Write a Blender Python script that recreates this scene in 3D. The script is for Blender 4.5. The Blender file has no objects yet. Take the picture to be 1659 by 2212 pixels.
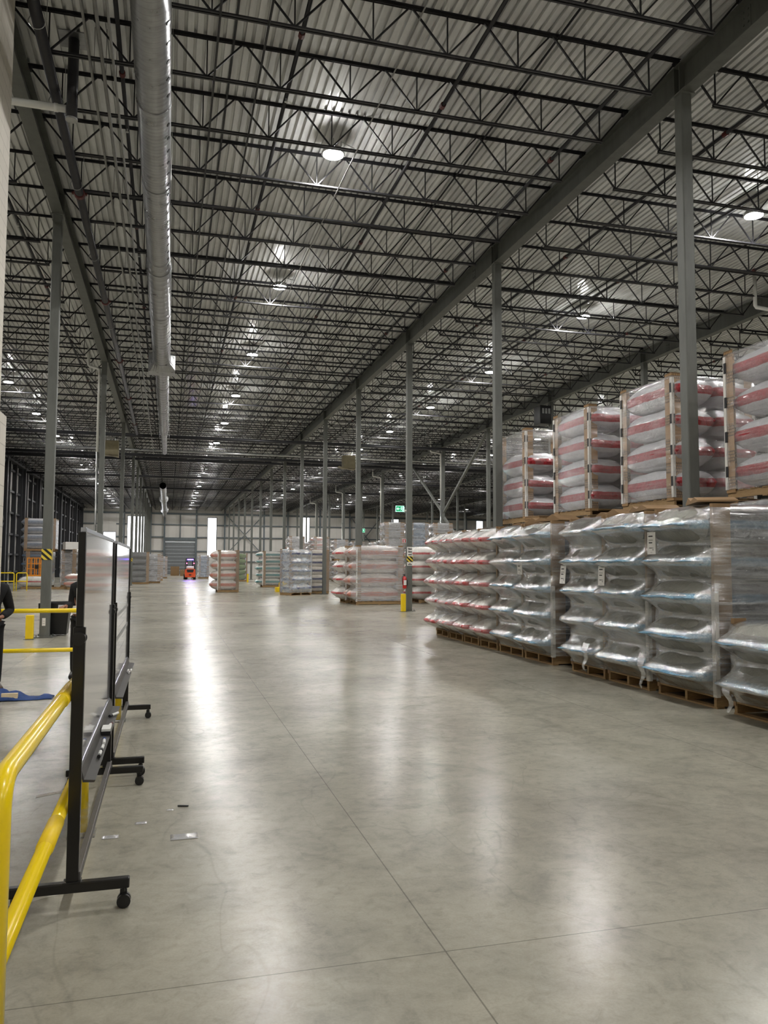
import bpy, bmesh, math, random
from mathutils import Vector, Matrix, noise as mnoise
random.seed(7)
C = bpy.context.scene.collection
PI = math.pi
R = math.radians

# ------------------------------------------------------------------ materials
def _nt(name):
    m = bpy.data.materials.new(name); m.use_nodes = True
    nt = m.node_tree; nt.nodes.clear()
    out = nt.nodes.new('ShaderNodeOutputMaterial')
    return m, nt, out
def lin(c):
    return tuple(((x/255.)/12.92 if x/255. <= .04045 else ((x/255.+.055)/1.055)**2.4) for x in c) + (1,)
def mix_rgb(nt, fac, a, b, mode='MIX'):
    n = nt.nodes.new('ShaderNodeMix'); n.data_type = 'RGBA'; n.blend_type = mode
    for sock, v in ((n.inputs[0], fac), (n.inputs[6], a), (n.inputs[7], b)):
        if hasattr(v, 'links'): nt.links.new(v, sock)
        else: sock.default_value = v
    return n.outputs[2]
def math_n(nt, op, a, b=0.0, clamp=False):
    n = nt.nodes.new('ShaderNodeMath'); n.operation = op; n.use_clamp = clamp
    for s, v in ((n.inputs[0], a), (n.inputs[1], b)):
        if hasattr(v, 'links'): nt.links.new(v, s)
        else: s.default_value = v
    return n.outputs[0]
def coords(nt, kind='Object', scale=(1, 1, 1)):
    t = nt.nodes.new('ShaderNodeTexCoord'); mp = nt.nodes.new('ShaderNodeMapping')
    mp.inputs['Scale'].default_value = scale
    nt.links.new(t.outputs[kind], mp.inputs[0]); return mp.outputs[0]
def noise_n(nt, vec, scale, detail=4, rough=.55, dist=0):
    n = nt.nodes.new('ShaderNodeTexNoise')
    n.inputs['Scale'].default_value = scale; n.inputs['Detail'].default_value = detail
    n.inputs['Roughness'].default_value = rough; n.inputs['Distortion'].default_value = dist
    nt.links.new(vec, n.inputs['Vector']); return n.outputs['Fac']
def ramp(nt, fac, stops):
    r = nt.nodes.new('ShaderNodeValToRGB'); e = r.color_ramp.elements
    while len(e) < len(stops): e.new(.5)
    for i, (p, c) in enumerate(stops):
        e[i].position = p; e[i].color = c if len(c) == 4 else tuple(c)+(1,)
    nt.links.new(fac, r.inputs[0]); return r.outputs[0]
def g(v): return (v, v, v, 1)
def principled(nt, out, col, rough=.5, metal=0., spec=.5, coat=0., coat_r=.1, bump=None, bstr=.2, bdist=.01):
    b = nt.nodes.new('ShaderNodeBsdfPrincipled')
    def s(nm, v):
        if hasattr(v, 'links'): nt.links.new(v, b.inputs[nm])
        else: b.inputs[nm].default_value = v
    s('Base Color', col); s('Roughness', rough); s('Metallic', metal)
    s('Specular IOR Level', spec); s('Coat Weight', coat); s('Coat Roughness', coat_r)
    if bump is not None:
        bn = nt.nodes.new('ShaderNodeBump'); bn.inputs['Strength'].default_value = bstr
        bn.inputs['Distance'].default_value = bdist
        nt.links.new(bump, bn.inputs['Height']); nt.links.new(bn.outputs[0], b.inputs['Normal'])
    if out is not None: nt.links.new(b.outputs[0], out.inputs[0])
    return b
def simple(name, col, rough=.5, metal=0., var=.12, scale=6., bstr=0., spec=.5, coat=0., stretch=(1, 1, 1)):
    m, nt, out = _nt(name); v = coords(nt, 'Object', stretch)
    n = noise_n(nt, v, scale, 5)
    c = lin(col); lo = tuple(x*(1-var) for x in c[:3])+(1,); hi = tuple(min(1, x*(1+var)) for x in c[:3])+(1,)
    cc = ramp(nt, n, [(.3, lo), (.7, hi)])
    principled(nt, out, cc, rough, metal, spec, coat, .08, n if bstr else None, bstr)
    return m
def emit(name, col, strength):
    m, nt, out = _nt(name); e = nt.nodes.new('ShaderNodeEmission')
    e.inputs[0].default_value = col; e.inputs[1].default_value = strength
    nt.links.new(e.outputs[0], out.inputs[0]); return m

def floor_mat():
    m, nt, out = _nt('polished_concrete'); v = coords(nt, 'Object')
    n1 = noise_n(nt, v, .35, 6, .6, .4); n2 = noise_n(nt, v, 2.2, 8, .65, .6)
    v3 = coords(nt, 'Object', (1, 1.8, 1)); n3 = noise_n(nt, v3, 5., 6, .7, 1.2)
    n4 = noise_n(nt, v, 90., 3, .6)
    a = ramp(nt, n1, [(.3, lin((137, 133, 120))), (.7, lin((168, 164, 150)))])
    b = ramp(nt, n2, [(.30, g(.72)), (.5, g(1.0)), (.70, g(1.14))])
    c = mix_rgb(nt, .75, a, b, 'MULTIPLY')
    d = ramp(nt, n3, [(.30, g(.90)), (.5, g(1.0)), (.72, g(1.08))])
    c = mix_rgb(nt, .55, c, d, 'MULTIPLY')
    e = ramp(nt, n4, [(.35, g(.9)), (.6, g(1.05))])
    c = mix_rgb(nt, .5, c, e, 'MULTIPLY')
    # hairline scratches
    n5 = noise_n(nt, coords(nt, 'Object', (1, .45, 1)), .9, 3, .5, .5)
    cr = ramp(nt, math_n(nt, 'ABSOLUTE', math_n(nt, 'SUBTRACT', n5, .5)), [(0., g(.78)), (.0022, g(1.0))])
    c = mix_rgb(nt, .55, c, cr, 'MULTIPLY')
    n6 = noise_n(nt, v, 11., 6, .7, .8)
    c = mix_rgb(nt, .7, c, ramp(nt, n6, [(.3, g(.76)), (.48, g(1.0)), (.7, g(1.12))]), 'MULTIPLY')
    n7 = noise_n(nt, coords(nt, 'Object', (1, 2.6, 1)), 4.5, 8, .72, 1.)
    c = mix_rgb(nt, .6, c, ramp(nt, n7, [(.28, g(.84)), (.46, g(1.0)), (.62, g(1.02)), (.78, g(1.14))]), 'MULTIPLY')
    # saw cut joints every 3.52 m across and 3.9 m along
    sp = nt.nodes.new('ShaderNodeSeparateXYZ'); nt.links.new(v, sp.inputs[0])
    def line(sock, off, per, w):
        t = math_n(nt, 'SUBTRACT', sock, off); t = math_n(nt, 'DIVIDE', t, per)
        t = math_n(nt, 'FRACT', t); t = math_n(nt, 'SUBTRACT', t, .5); t = math_n(nt, 'ABSOLUTE', t)
        return math_n(nt, 'GREATER_THAN', t, .5-w/per/2)
    j = math_n(nt, 'MAXIMUM', line(sp.outputs[0], 1.18, 3.52, .007), line(sp.outputs[1], 3.27, 3.904, .006))
    c = mix_rgb(nt, math_n(nt, 'MULTIPLY', j, .55), c, lin((70, 66, 60)))
    ro2 = math_n(nt, 'ADD', math_n(nt, 'MULTIPLY', n1, .10), math_n(nt, 'ADD', math_n(nt, 'MULTIPLY', n7, .06), .165))
    principled(nt, out, c, ro2, 0, .27)
    return m
def noise_col(nt, v, s):
    n = nt.nodes.new('ShaderNodeTexNoise'); n.inputs['Scale'].default_value = s
    nt.links.new(v, n.inputs['Vector']); return n.outputs['Color']
def deck_mat():
    m, nt, out = _nt('galvanised_deck'); v = coords(nt, 'Object', (1, .25, 1))
    n = noise_n(nt, v, 3., 5, .6); n2 = noise_n(nt, coords(nt, 'Object', (6.58, .12, 1)), 1.0, 2)
    c = ramp(nt, n, [(.3, lin((196, 197, 196))), (.7, lin((234, 235, 234)))])
    c = mix_rgb(nt, .5, c, ramp(nt, n2, [(.35, g(.66)), (.65, g(1.1))]), 'MULTIPLY')
    principled(nt, out, c, ramp(nt, n, [(.3, g(.45)), (.7, g(.62))]), .18, 0, .35)
    return m
def galv_mat(name, col=(170, 172, 172), rings=False):
    m, nt, out = _nt(name); v = coords(nt, 'Object'); vo = nt.nodes.new('ShaderNodeTexVoronoi')
    vo.inputs['Scale'].default_value = 35; nt.links.new(v, vo.inputs['Vector'])
    n = noise_n(nt, v, 4., 4)
    c = lin(col); cc = ramp(nt, n, [(.3, tuple(x*.8 for x in c[:3])), (.7, tuple(min(1, x*1.15) for x in c[:3]))])
    sp = nt.nodes.new('ShaderNodeSeparateXYZ'); nt.links.new(v, sp.inputs[0])
    ln = math_n(nt, 'LESS_THAN', math_n(nt, 'FRACT', math_n(nt, 'DIVIDE', math_n(nt, 'ADD', sp.outputs[1], math_n(nt, 'MULTIPLY', sp.outputs[0], .12)), .105)), .14)
    cc = mix_rgb(nt, math_n(nt, 'MULTIPLY', ln, .22), cc, g(.12))
    principled(nt, out, cc, ramp(nt, n, [(.3, g(.26)), (.7, g(.36))]), .88, .5)
    return m
def block_mat():
    m, nt, out = _nt('painted_block'); v = coords(nt, 'Object')
    mp = nt.nodes.new('ShaderNodeMapping'); mp.inputs['Rotation'].default_value = (0, R(90), 0)
    sp = nt.nodes.new('ShaderNodeSeparateXYZ'); nt.links.new(v, sp.inputs[0])
    cb = nt.nodes.new('ShaderNodeCombineXYZ'); nt.links.new(math_n(nt, 'ADD', sp.outputs[1], sp.outputs[0]), cb.inputs[0]); nt.links.new(sp.outputs[2], cb.inputs[1])
    br = nt.nodes.new('ShaderNodeTexBrick'); nt.links.new(cb.outputs[0], br.inputs['Vector'])
    br.inputs['Scale'].default_value = 1; br.inputs['Brick Width'].default_value = .4; br.inputs['Row Height'].default_value = .2
    br.inputs['Mortar Size'].default_value = .006; br.inputs['Color1'].default_value = lin((222, 216, 204)); br.inputs['Color2'].default_value = lin((216, 210, 198))
    br.inputs['Mortar'].default_value = lin((190, 184, 172)); br.offset = .5
    principled(nt, out, br.outputs['Color'], .6, 0, .4, 0, .1, noise_n(nt, v, 60, 3), .15, .003)
    return m
def film_mat(name='clear_stretch_film', base=.16, streak=.45, tint=(.9, .93, .95), stretch=(.4, .4, 14), rough=.16, gloss=1.3, bs=.55):
    m, nt, out = _nt(name); v = coords(nt, 'Object', stretch)
    n = noise_n(nt, v, 2.6, 6, .62, .6)
    v2 = coords(nt, 'Object'); n2 = noise_n(nt, v2, 2.2, 4, .6, .5); n3 = noise_n(nt, v2, 9., 5, .6, 1.5)
    f = ramp(nt, n, [(.42, g(0.)), (.60, g(.55)), (.8, g(1.))])
    f = math_n(nt, 'MULTIPLY', f, streak)
    f = math_n(nt, 'MULTIPLY', f, ramp(nt, n2, [(.32, g(.25)), (.62, g(1.0))]))
    lw = nt.nodes.new('ShaderNodeLayerWeight'); lw.inputs[0].default_value = .22
    f = math_n(nt, 'ADD', f, math_n(nt, 'MULTIPLY', lw.outputs['Facing'], .22))
    f = math_n(nt, 'ADD', f, base, True)
    tr = nt.nodes.new('ShaderNodeBsdfTransparent')
    b = principled(nt, None, tint+(1,), rough, 0, .9, 1., .06, math_n(nt, 'ADD', math_n(nt, 'MULTIPLY', n, .6), math_n(nt, 'MULTIPLY', n3, .8)), bs, .012)
    mx = nt.nodes.new('ShaderNodeMixShader'); nt.links.new(f, mx.inputs[0])
    nt.links.new(tr.outputs[0], mx.inputs[1]); nt.links.new(b.outputs[0], mx.inputs[2])
    gl = nt.nodes.new('ShaderNodeBsdfGlossy'); gl.inputs['Roughness'].default_value = rough*.7; gl.inputs['Color'].default_value = (1, 1, 1, 1)
    nt.links.new(b.inputs['Normal'].links[0].from_socket, gl.inputs['Normal'])
    l2 = nt.nodes.new('ShaderNodeLayerWeight'); l2.inputs[0].default_value = .5; nt.links.new(b.inputs['Normal'].links[0].from_socket, l2.inputs['Normal'])
    fz = math_n(nt, 'POWER', l2.outputs['Facing'], 3.)
    m2 = nt.nodes.new('ShaderNodeMixShader'); nt.links.new(math_n(nt, 'ADD', math_n(nt, 'MULTIPLY', fz, .42*gloss), .045*gloss, True), m2.inputs[0]); nt.links.new(mx.outputs[0], m2.inputs[1]); nt.links.new(gl.outputs[0], m2.inputs[2])
    nt.links.new(m2.outputs[0], out.inputs[0])
    return m
def bag_mat(name, body, band, w=.055, band2=None, rough=.3, crinkle=.5, soft=.012, side=None):
    """plastic sack: body colour with a printed band along the seam (object z = 0)"""
    m, nt, out = _nt(name); v = coords(nt, 'Object'); sp = nt.nodes.new('ShaderNodeSeparateXYZ'); nt.links.new(v, sp.inputs[0])
    n = noise_n(nt, v, 3.5, 5, .6, .8); n2 = noise_n(nt, v, 14., 5, .6, 1.5)
    az = math_n(nt, 'ABSOLUTE', math_n(nt, 'ADD', sp.outputs[2], math_n(nt, 'MULTIPLY', math_n(nt, 'SUBTRACT', n, .5), .03)))
    k = nt.nodes.new('ShaderNodeMapRange'); k.inputs[1].default_value = w; k.inputs[2].default_value = w+soft
    k.inputs[3].default_value = 1; k.inputs[4].default_value = 0; nt.links.new(az, k.inputs[0])
    c = lin(body); cb = ramp(nt, n, [(.3, tuple(x*.86 for x in c[:3])), (.7, tuple(min(1, x*1.08) for x in c[:3]))])
    d = lin(band); db = ramp(nt, n2, [(.35, d), (.66, lin(band2) if band2 else tuple(min(1, x*1.25+.03) for x in d[:3]))])
    cc = mix_rgb(nt, k.outputs[0], cb, db)
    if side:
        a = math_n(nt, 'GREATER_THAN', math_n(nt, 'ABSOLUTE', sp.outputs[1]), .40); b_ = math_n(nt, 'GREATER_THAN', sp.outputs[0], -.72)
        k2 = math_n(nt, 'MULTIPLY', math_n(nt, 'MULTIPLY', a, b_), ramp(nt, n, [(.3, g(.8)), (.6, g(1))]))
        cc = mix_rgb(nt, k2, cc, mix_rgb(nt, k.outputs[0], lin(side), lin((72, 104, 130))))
    h = math_n(nt, 'ADD', math_n(nt, 'MULTIPLY', n2, .5), n)
    principled(nt, out, cc, ramp(nt, n2, [(.3, g(rough*.7)), (.7, g(rough*1.4))]), 0, .5, .5, .12, h, crinkle, .03)
    return m
def hazard_mat():
    m, nt, out = _nt('hazard_stripes'); v = coords(nt, 'Object'); sp = nt.nodes.new('ShaderNodeSeparateXYZ'); nt.links.new(v, sp.inputs[0])
    t = math_n(nt, 'ADD', math_n(nt, 'ADD', sp.outputs[0], sp.outputs[1]), math_n(nt, 'MULTIPLY', sp.outputs[2], 1.1))
    t = math_n(nt, 'FRACT', math_n(nt, 'DIVIDE', t, .15)); t = math_n(nt, 'GREATER_THAN', t, .5)
    principled(nt, out, mix_rgb(nt, t, lin((232, 205, 70)), lin((28, 28, 26))), .45)
    return m
def grime_paint(name, col, rough=.5, streak=.25):
    m, nt, out = _nt(name); v = coords(nt, 'Object', (1, 1, .25)); n = noise_n(nt, v, 5., 6, .65); n2 = noise_n(nt, coords(nt, 'Object'), 220., 2)
    c = lin(col)
    cc = ramp(nt, n, [(.25, tuple(x*(1-streak) for x in c[:3])), (.55, c), (.8, tuple(min(1, x*(1+streak*.5)) for x in c[:3]))])
    principled(nt, out, cc, rough, 0, .4, 0, .1, n2, .08, .002)
    return m
def wood_mat(name, col):
    m, nt, out = _nt(name); v = coords(nt, 'Object', (1.2, 1.2, 9)); n = noise_n(nt, v, 6., 6, .7, 1.5)
    oi = nt.nodes.new('ShaderNodeObjectInfo')
    c = lin(col); cc = ramp(nt, n, [(.25, tuple(x*.6 for x in c[:3])), (.6, c), (.85, tuple(min(1, x*1.2) for x in c[:3]))])
    principled(nt, out, cc, .7, 0, .3, 0, .1, n, .2, .004)
    return m
def card_mat(name, col, marks=True):
    m, nt, out = _nt(name); v = coords(nt, 'Object'); n = noise_n(nt, v, 3., 4)
    c = lin(col); cc = ramp(nt, n, [(.3, tuple(x*.88 for x in c[:3])), (.7, tuple(min(1, x*1.06) for x in c[:3]))])
    if marks:
        sp = nt.nodes.new('ShaderNodeSeparateXYZ'); nt.links.new(v, sp.inputs[0])
        f = math_n(nt, 'FRACT', math_n(nt, 'DIVIDE', sp.outputs[2], .42))
        a = math_n(nt, 'MULTIPLY', math_n(nt, 'GREATER_THAN', f, .12), math_n(nt, 'LESS_THAN', f, .60))
        vo = nt.nodes.new('ShaderNodeTexBrick'); cb = nt.nodes.new('ShaderNodeCombineXYZ')
        nt.links.new(math_n(nt, 'ADD', sp.outputs[0], sp.outputs[1]), cb.inputs[0]); nt.links.new(sp.outputs[2], cb.inputs[1]); nt.links.new(cb.outputs[0], vo.inputs['Vector'])
        vo.inputs['Scale'].default_value = 1; vo.inputs['Brick Width'].default_value = .035; vo.inputs['Row Height'].default_value = .05; vo.inputs['Mortar Size'].default_value = .007
        vo.inputs['Color1'].default_value = g(0); vo.inputs['Color2'].default_value = g(0); vo.inputs['Mortar'].default_value = g(1)
        k = math_n(nt, 'MULTIPLY', a, vo.outputs['Fac']); cc = mix_rgb(nt, math_n(nt, 'MULTIPLY', k, .75), cc, lin((45, 36, 26)))
    principled(nt, out, cc, .75, 0, .3)
    return m
def panel_mat(name, col, per=1.0, axis=0, dark=.8):
    m, nt, out = _nt(name); v = coords(nt, 'Object'); sp = nt.nodes.new('ShaderNodeSeparateXYZ'); nt.links.new(v, sp.inputs[0])
    f = math_n(nt, 'FRACT', math_n(nt, 'DIVIDE', sp.outputs[axis], per)); l = math_n(nt, 'LESS_THAN', f, .03)
    n = noise_n(nt, v, .4, 3); c = lin(col)
    cc = ramp(nt, n, [(.3, tuple(x*.9 for x in c[:3])), (.7, tuple(min(1, x*1.06) for x in c[:3]))])
    cc = mix_rgb(nt, math_n(nt, 'MULTIPLY', l, 1-dark), cc, g(0.02))
    principled(nt, out, cc, .5, 0, .4)
    return m

M = {}
M['floor'] = floor_mat(); M['deck'] = deck_mat(); M['block'] = block_mat()
M['steel'] = grime_paint('grey_painted_steel', (104, 106, 101)); M['girder'] = grime_paint('grey_painted_beam', (92, 94, 89))
M['joist'] = grime_paint('black_primed_joist', (40, 40, 43), .45)
M['pipe'] = simple('black_steel_pipe', (50, 50, 53), .38, .3)
M['galv'] = galv_mat('galvanised_duct', (152, 153, 154)); M['conduit'] = galv_mat('conduit_metal', (190, 192, 190))
M['red'] = simple('red_fitting', (84, 28, 24), .5); M['redp'] = simple('red_gloss', (190, 22, 24), .25, coat=.5)
M['white'] = simple('white_plastic', (225, 225, 220), .4, var=.05); M['black'] = simple('black_plastic', (22, 22, 23), .35, var=.2)
M['blackmetal'] = simple('black_powder_coat', (20, 19, 19), .3, .2, var=.15, coat=.2)
M['yellow'] = simple('safety_yellow', (255, 220, 12), .28, 0, .03, coat=.4); M['yellowflat'] = simple('yellow_sleeve', (245, 208, 20), .45, 0, .05)
M['board'] = simple('whiteboard_enamel', (246, 244, 246), .06, 0, .02, spec=.9, coat=1.); M['alu'] = simple('aluminium_trim', (190, 195, 205), .25, .9, .05)
M['tray'] = simple('grey_tray', (80, 78, 76), .4, .3); M['wood'] = wood_mat('pallet_wood', (168, 138, 98)); M['wood2'] = wood_mat('weathered_pallet_wood', (150, 120, 82))
M['card'] = card_mat('brown_cardboard', (146, 118, 86), False); M['cardp'] = card_mat('printed_cardboard', (172, 138, 98)); M['cardw'] = simple('white_edge_strip', (222, 219, 212), .5, var=.05)
M['film'] = film_mat(base=.05, streak=.62, rough=.24, gloss=4.6, bs=1.0, stretch=(.5, .5, 10)); M['film2'] = film_mat('milky_stretch_film', .22, .45, (.92, .93, .96), (.5, .5, 9)); M['film3'] = film_mat('thin_stretch_film', .05, .30, (.95, .95, .95), (.6, .6, 10))
M['film4'] = film_mat('wrinkled_blue_film', .26, .45, (.72, .80, .90), (1.5, 1.5, 3), .2)
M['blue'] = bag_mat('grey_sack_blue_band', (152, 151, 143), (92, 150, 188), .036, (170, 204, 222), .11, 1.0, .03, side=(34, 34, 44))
M['redb'] = bag_mat('white_sack_red_band', (228, 225, 218), (176, 48, 54), .036, (212, 96, 96), .3, .8, .012)
M['redu'] = bag_mat('white_sack_crimson_band', (198, 198, 202), (140, 14, 28), .075, (176, 34, 44), .35, .7, .01)
M['orange'] = bag_mat('cream_sack_orange_band', (212, 203, 194), (172, 92, 74), .07, (198, 134, 114), .35, .4, .04)
M['teal'] = bag_mat('pale_sack_teal_band', (200, 198, 190), (60, 112, 112), .07, (76, 130, 128), .35, .3)
M['navy'] = bag_mat('white_sack_navy_band', (214, 206, 194), (48, 50, 92), .05, (80, 84, 120), .3, .7)
M['green'] = bag_mat('green_sack', (104, 128, 74), (62, 82, 40), .05, (130, 158, 96), .3, .8, .05)
M['grey'] = bag_mat('charcoal_sack', (96, 97, 96), (78, 80, 82), .05, (110, 112, 114), .32, .5, .05)
M['silver'] = bag_mat('silver_sack', (156, 154, 152), (120, 118, 116), .04, (190, 190, 190), .18, .9, .05)
M['steelblue'] = bag_mat('grey_sack_steel_band', (168, 168, 172), (84, 96, 112), .09, (110, 120, 138), .3, .5, .05)
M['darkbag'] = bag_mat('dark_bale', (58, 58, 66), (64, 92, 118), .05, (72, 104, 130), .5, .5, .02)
M['shade'] = simple('lamp_housing', (160, 160, 158), .4, .5); M['lamp'] = emit('high_bay_led', (1, .98, .94, 1), 60)
M['hazard'] = hazard_mat(); M['heater'] = simple('tan_heater_case', (150, 141, 114), .5, .1)
M['wallpanel'] = panel_mat('insulated_wall_panel', (205, 202, 196), 1.07, 0, .75); M['wallside'] = panel_mat('insulated_side_panel', (170, 168, 164), 1.07, 1, .75)
M['girt'] = grime_paint('grey_wall_girt', (96, 104, 108)); M['darksteel'] = grime_paint('dark_wall_steel', (38, 39, 42))
M['door'] = simple('grey_door_panel', (112, 116, 118), .4, .3, .08); M['doorline'] = simple('door_rib', (190, 196, 200), .4)
M['glass'] = None
M['skin'] = simple('skin', (150, 105, 82), .5, var=.06); M['cloth'] = simple('black_jacket_cloth', (11, 11, 12), .85, var=.3, scale=30, bstr=.3); M['cloth2'] = simple('black_trousers', (20, 20, 22), .9, var=.3, scale=30)
M['hair'] = simple('dark_hair', (28, 22, 18), .6); M['shoe'] = simple('brown_boot', (70, 55, 42), .5); M['shoeb'] = simple('black_boot', (28, 27, 26), .45)
M['rag'] = simple('blue_cloth', (44, 70, 122), .85, var=.2, scale=20); M['ragtag'] = simple('cream_patch', (222, 204, 170), .8)
M['orangep'] = simple('orange_paint', (222, 84, 34), .3, coat=.4); M['orangey'] = simple('amber_paint', (240, 150, 20), .35, coat=.3)
M['rubber'] = simple('tyre_rubber', (26, 26, 26), .8); M['greensign'] = emit('exit_sign_green', lin((40, 170, 110)), 1.1); M['whitesign'] = emit('exit_sign_white', lin((200, 255, 235)), 1.6)
M['print'] = simple('black_print', (32, 32, 34), .6); M['paper'] = simple('label_paper', (232, 229, 224), .55, var=.03); M['redprint'] = simple('red_sign', (170, 24, 34), .4); M['tape'] = simple('white_tape', (196, 192, 184), .5, var=.2, scale=25)
M['cable'] = simple('grey_cable', (140, 140, 138), .5)
M['concretedark'] = simple('dust_patch', (205, 203, 198), .8)
mg, ntg, og = _nt('window_glass'); _t = ntg.nodes.new('ShaderNodeBsdfTransparent'); _gl = ntg.nodes.new('ShaderNodeBsdfGlossy'); _gl.inputs['Roughness'].default_value = .02
_lw = ntg.nodes.new('ShaderNodeFresnel'); _mx = ntg.nodes.new('ShaderNodeMixShader'); ntg.links.new(_lw.outputs[0], _mx.inputs[0]); ntg.links.new(_t.outputs[0], _mx.inputs[1]); ntg.links.new(_gl.outputs[0], _mx.inputs[2]); ntg.links.new(_mx.outputs[0], og.inputs[0])
M['glass'] = mg

# ------------------------------------------------------------------ mesh builder
class MB:
    def __init__(s): s.v = []; s.f = []
    def add(s, vs, fs):
        n = len(s.v); s.v += [tuple(v) for v in vs]; s.f += [tuple(i+n for i in f) for f in fs]; return s
    def box(s, x0, x1, y0, y1, z0, z1):
        return s.add([(x0, y0, z0), (x1, y0, z0), (x1, y1, z0), (x0, y1, z0), (x0, y0, z1), (x1, y0, z1), (x1, y1, z1), (x0, y1, z1)],
                     [(0, 3, 2, 1), (4, 5, 6, 7), (0, 1, 5, 4), (1, 2, 6, 5), (2, 3, 7, 6), (3, 0, 4, 7)])
    def cbox(s, c, d): return s.box(c[0]-d[0]/2, c[0]+d[0]/2, c[1]-d[1]/2, c[1]+d[1]/2, c[2]-d[2]/2, c[2]+d[2]/2)
    def bar(s, p, q, w, h=None, up=(0, 0, 1)):
        h = h or w; p = Vector(p); q = Vector(q); d = (q-p).normalized(); up = Vector(up)
        if abs(d.dot(up)) > .98: up = Vector((0, 1, 0))
        a = d.cross(up).normalized(); b = a.cross(d)
        vs = [e+a*sx*w/2+b*sz*h/2 for e in (p, q) for sx, sz in ((-1, -1), (1, -1), (1, 1), (-1, 1))]
        return s.add(vs, [(3, 2, 1, 0), (4, 5, 6, 7), (0, 1, 5, 4), (1, 2, 6, 5), (2, 3, 7, 6), (3, 0, 4, 7)])
    def tube(s, pts, r, n=10, cap=True, radii=None):
        pts = [Vector(p) for p in pts]; N = len(pts); vs = []; prev = None
        for i, p in enumerate(pts):
            d = (pts[min(i+1, N-1)]-pts[max(i-1, 0)]).normalized()
            if prev is None:
                a = d.cross(Vector((0, 0, 1)) if abs(d.z) < .9 else Vector((1, 0, 0))).normalized()
            else:
                a = (prev-d*prev.dot(d)).normalized()
            prev = a; b = d.cross(a); rr = radii[i] if radii else r
            for k in range(n):
                t = 2*PI*k/n; vs.append(p+a*math.cos(t)*rr+b*math.sin(t)*rr)
        fs = [(i*n+k, i*n+(k+1) % n, (i+1)*n+(k+1) % n, (i+1)*n+k) for i in range(N-1) for k in range(n)]
        if cap: fs += [tuple(range(n))[::-1], tuple((N-1)*n+k for k in range(n))]
        return s.add(vs, fs)
    def poly(s, pts, t0, t1, plane='xz'):
        n = len(pts)
        def mk(u, v, t): return (u, t, v) if plane == 'xz' else ((t, u, v) if plane == 'yz' else (u, v, t))
        vs = [mk(u, v, t0) for u, v in pts]+[mk(u, v, t1) for u, v in pts]
        return s.add(vs, [tuple(range(n))[::-1], tuple(range(n, 2*n))]+[(i, (i+1) % n, n+(i+1) % n, n+i) for i in range(n)])
    def sphere(s, c, r, nu=12, nv=8, sc=(1, 1, 1)):
        vs = []; 
        for j in range(nv+1):
            ph = PI*j/nv
            for i in range(nu):
                th = 2*PI*i/nu
                vs.append((c[0]+r*sc[0]*math.sin(ph)*math.cos(th), c[1]+r*sc[1]*math.sin(ph)*math.sin(th), c[2]+r*sc[2]*math.cos(ph)))
        return s.add(vs, [(j*nu+i, j*nu+(i+1) % nu, (j+1)*nu+(i+1) % nu, (j+1)*nu+i) for j in range(nv) for i in range(nu)])
    def mesh(s, name, mat, smooth=False, bevel=0):
        me = bpy.data.meshes.new(name); me.from_pydata(s.v, [], s.f); me.validate(clean_customdata=False)
        bm = bmesh.new(); bm.from_mesh(me); bmesh.ops.recalc_face_normals(bm, faces=bm.faces)
        bm.to_mesh(me); bm.free()
        if isinstance(mat, str): mat = M[mat]
        me.materials.append(mat)
        if smooth: me.polygons.foreach_set('use_smooth', [True]*len(me.polygons))
        return me
    def build(s, name, mat, parent=None, smooth=False, loc=(0, 0, 0), bevel=0):
        o = bpy.data.objects.new(name, s.mesh(name, mat, smooth)); C.objects.link(o)
        o.location = loc
        if parent: o.parent = parent
        if smooth == 'auto':
            pass
        if bevel:
            b = o.modifiers.new('bevel', 'BEVEL'); b.width = bevel; b.segments = 2; b.limit_method = 'ANGLE'
        return o
def inst(name, me, parent=None, loc=(0, 0, 0), rot=(0, 0, 0)):
    o = bpy.data.objects.new(name, me); C.objects.link(o); o.location = loc; o.rotation_euler = rot
    if parent: o.parent = parent
    return o
def tag(o, label=None, cat=None, group=None, kind=None):
    if label: o['label'] = label
    if cat: o['category'] = cat
    if group: o['group'] = group
    if kind: o['kind'] = kind
    return o
def thing(name, label, cat, loc=(0, 0, 0), rz=0, group=None):
    o = bpy.data.objects.new(name, None); C.objects.link(o); o.empty_display_size = .2
    o.location = loc; o.rotation_euler = (0, 0, rz); return tag(o, label, cat, group)
def struct(o): o['kind'] = 'structure'; return o
def copy_tree(o, parent=None):
    c = o.copy(); C.objects.link(c); c.parent = parent
    for ch in list(o.children): copy_tree(ch, c)
    return c
ORD = ['nearest', 'second nearest', 'third nearest', 'fourth nearest', 'fifth nearest', 'sixth nearest', 'seventh nearest', 'eighth nearest', 'ninth nearest', 'tenth nearest']

# ------------------------------------------------------------------ camera
cam = bpy.data.cameras.new('camera'); camo = bpy.data.objects.new('camera', cam); C.objects.link(camo)
fw = Vector((0.26426981, 0.96216426, 0.06634306)); rt = Vector((0.9641989, -0.26514131, 0.00453438)); up = Vector((-0.02195311, -0.06276961, 0.99778657))
camo.matrix_world = Matrix(((rt.x, up.x, -fw.x, 0), (rt.y, up.y, -fw.y, 0), (rt.z, up.z, -fw.z, 1.65), (0, 0, 0, 1)))
cam.sensor_fit = 'HORIZONTAL'; cam.sensor_width = 36; cam.lens = 1692.85/1659*36; cam.clip_start = .05; cam.clip_end = 400
bpy.context.scene.camera = camo

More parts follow.
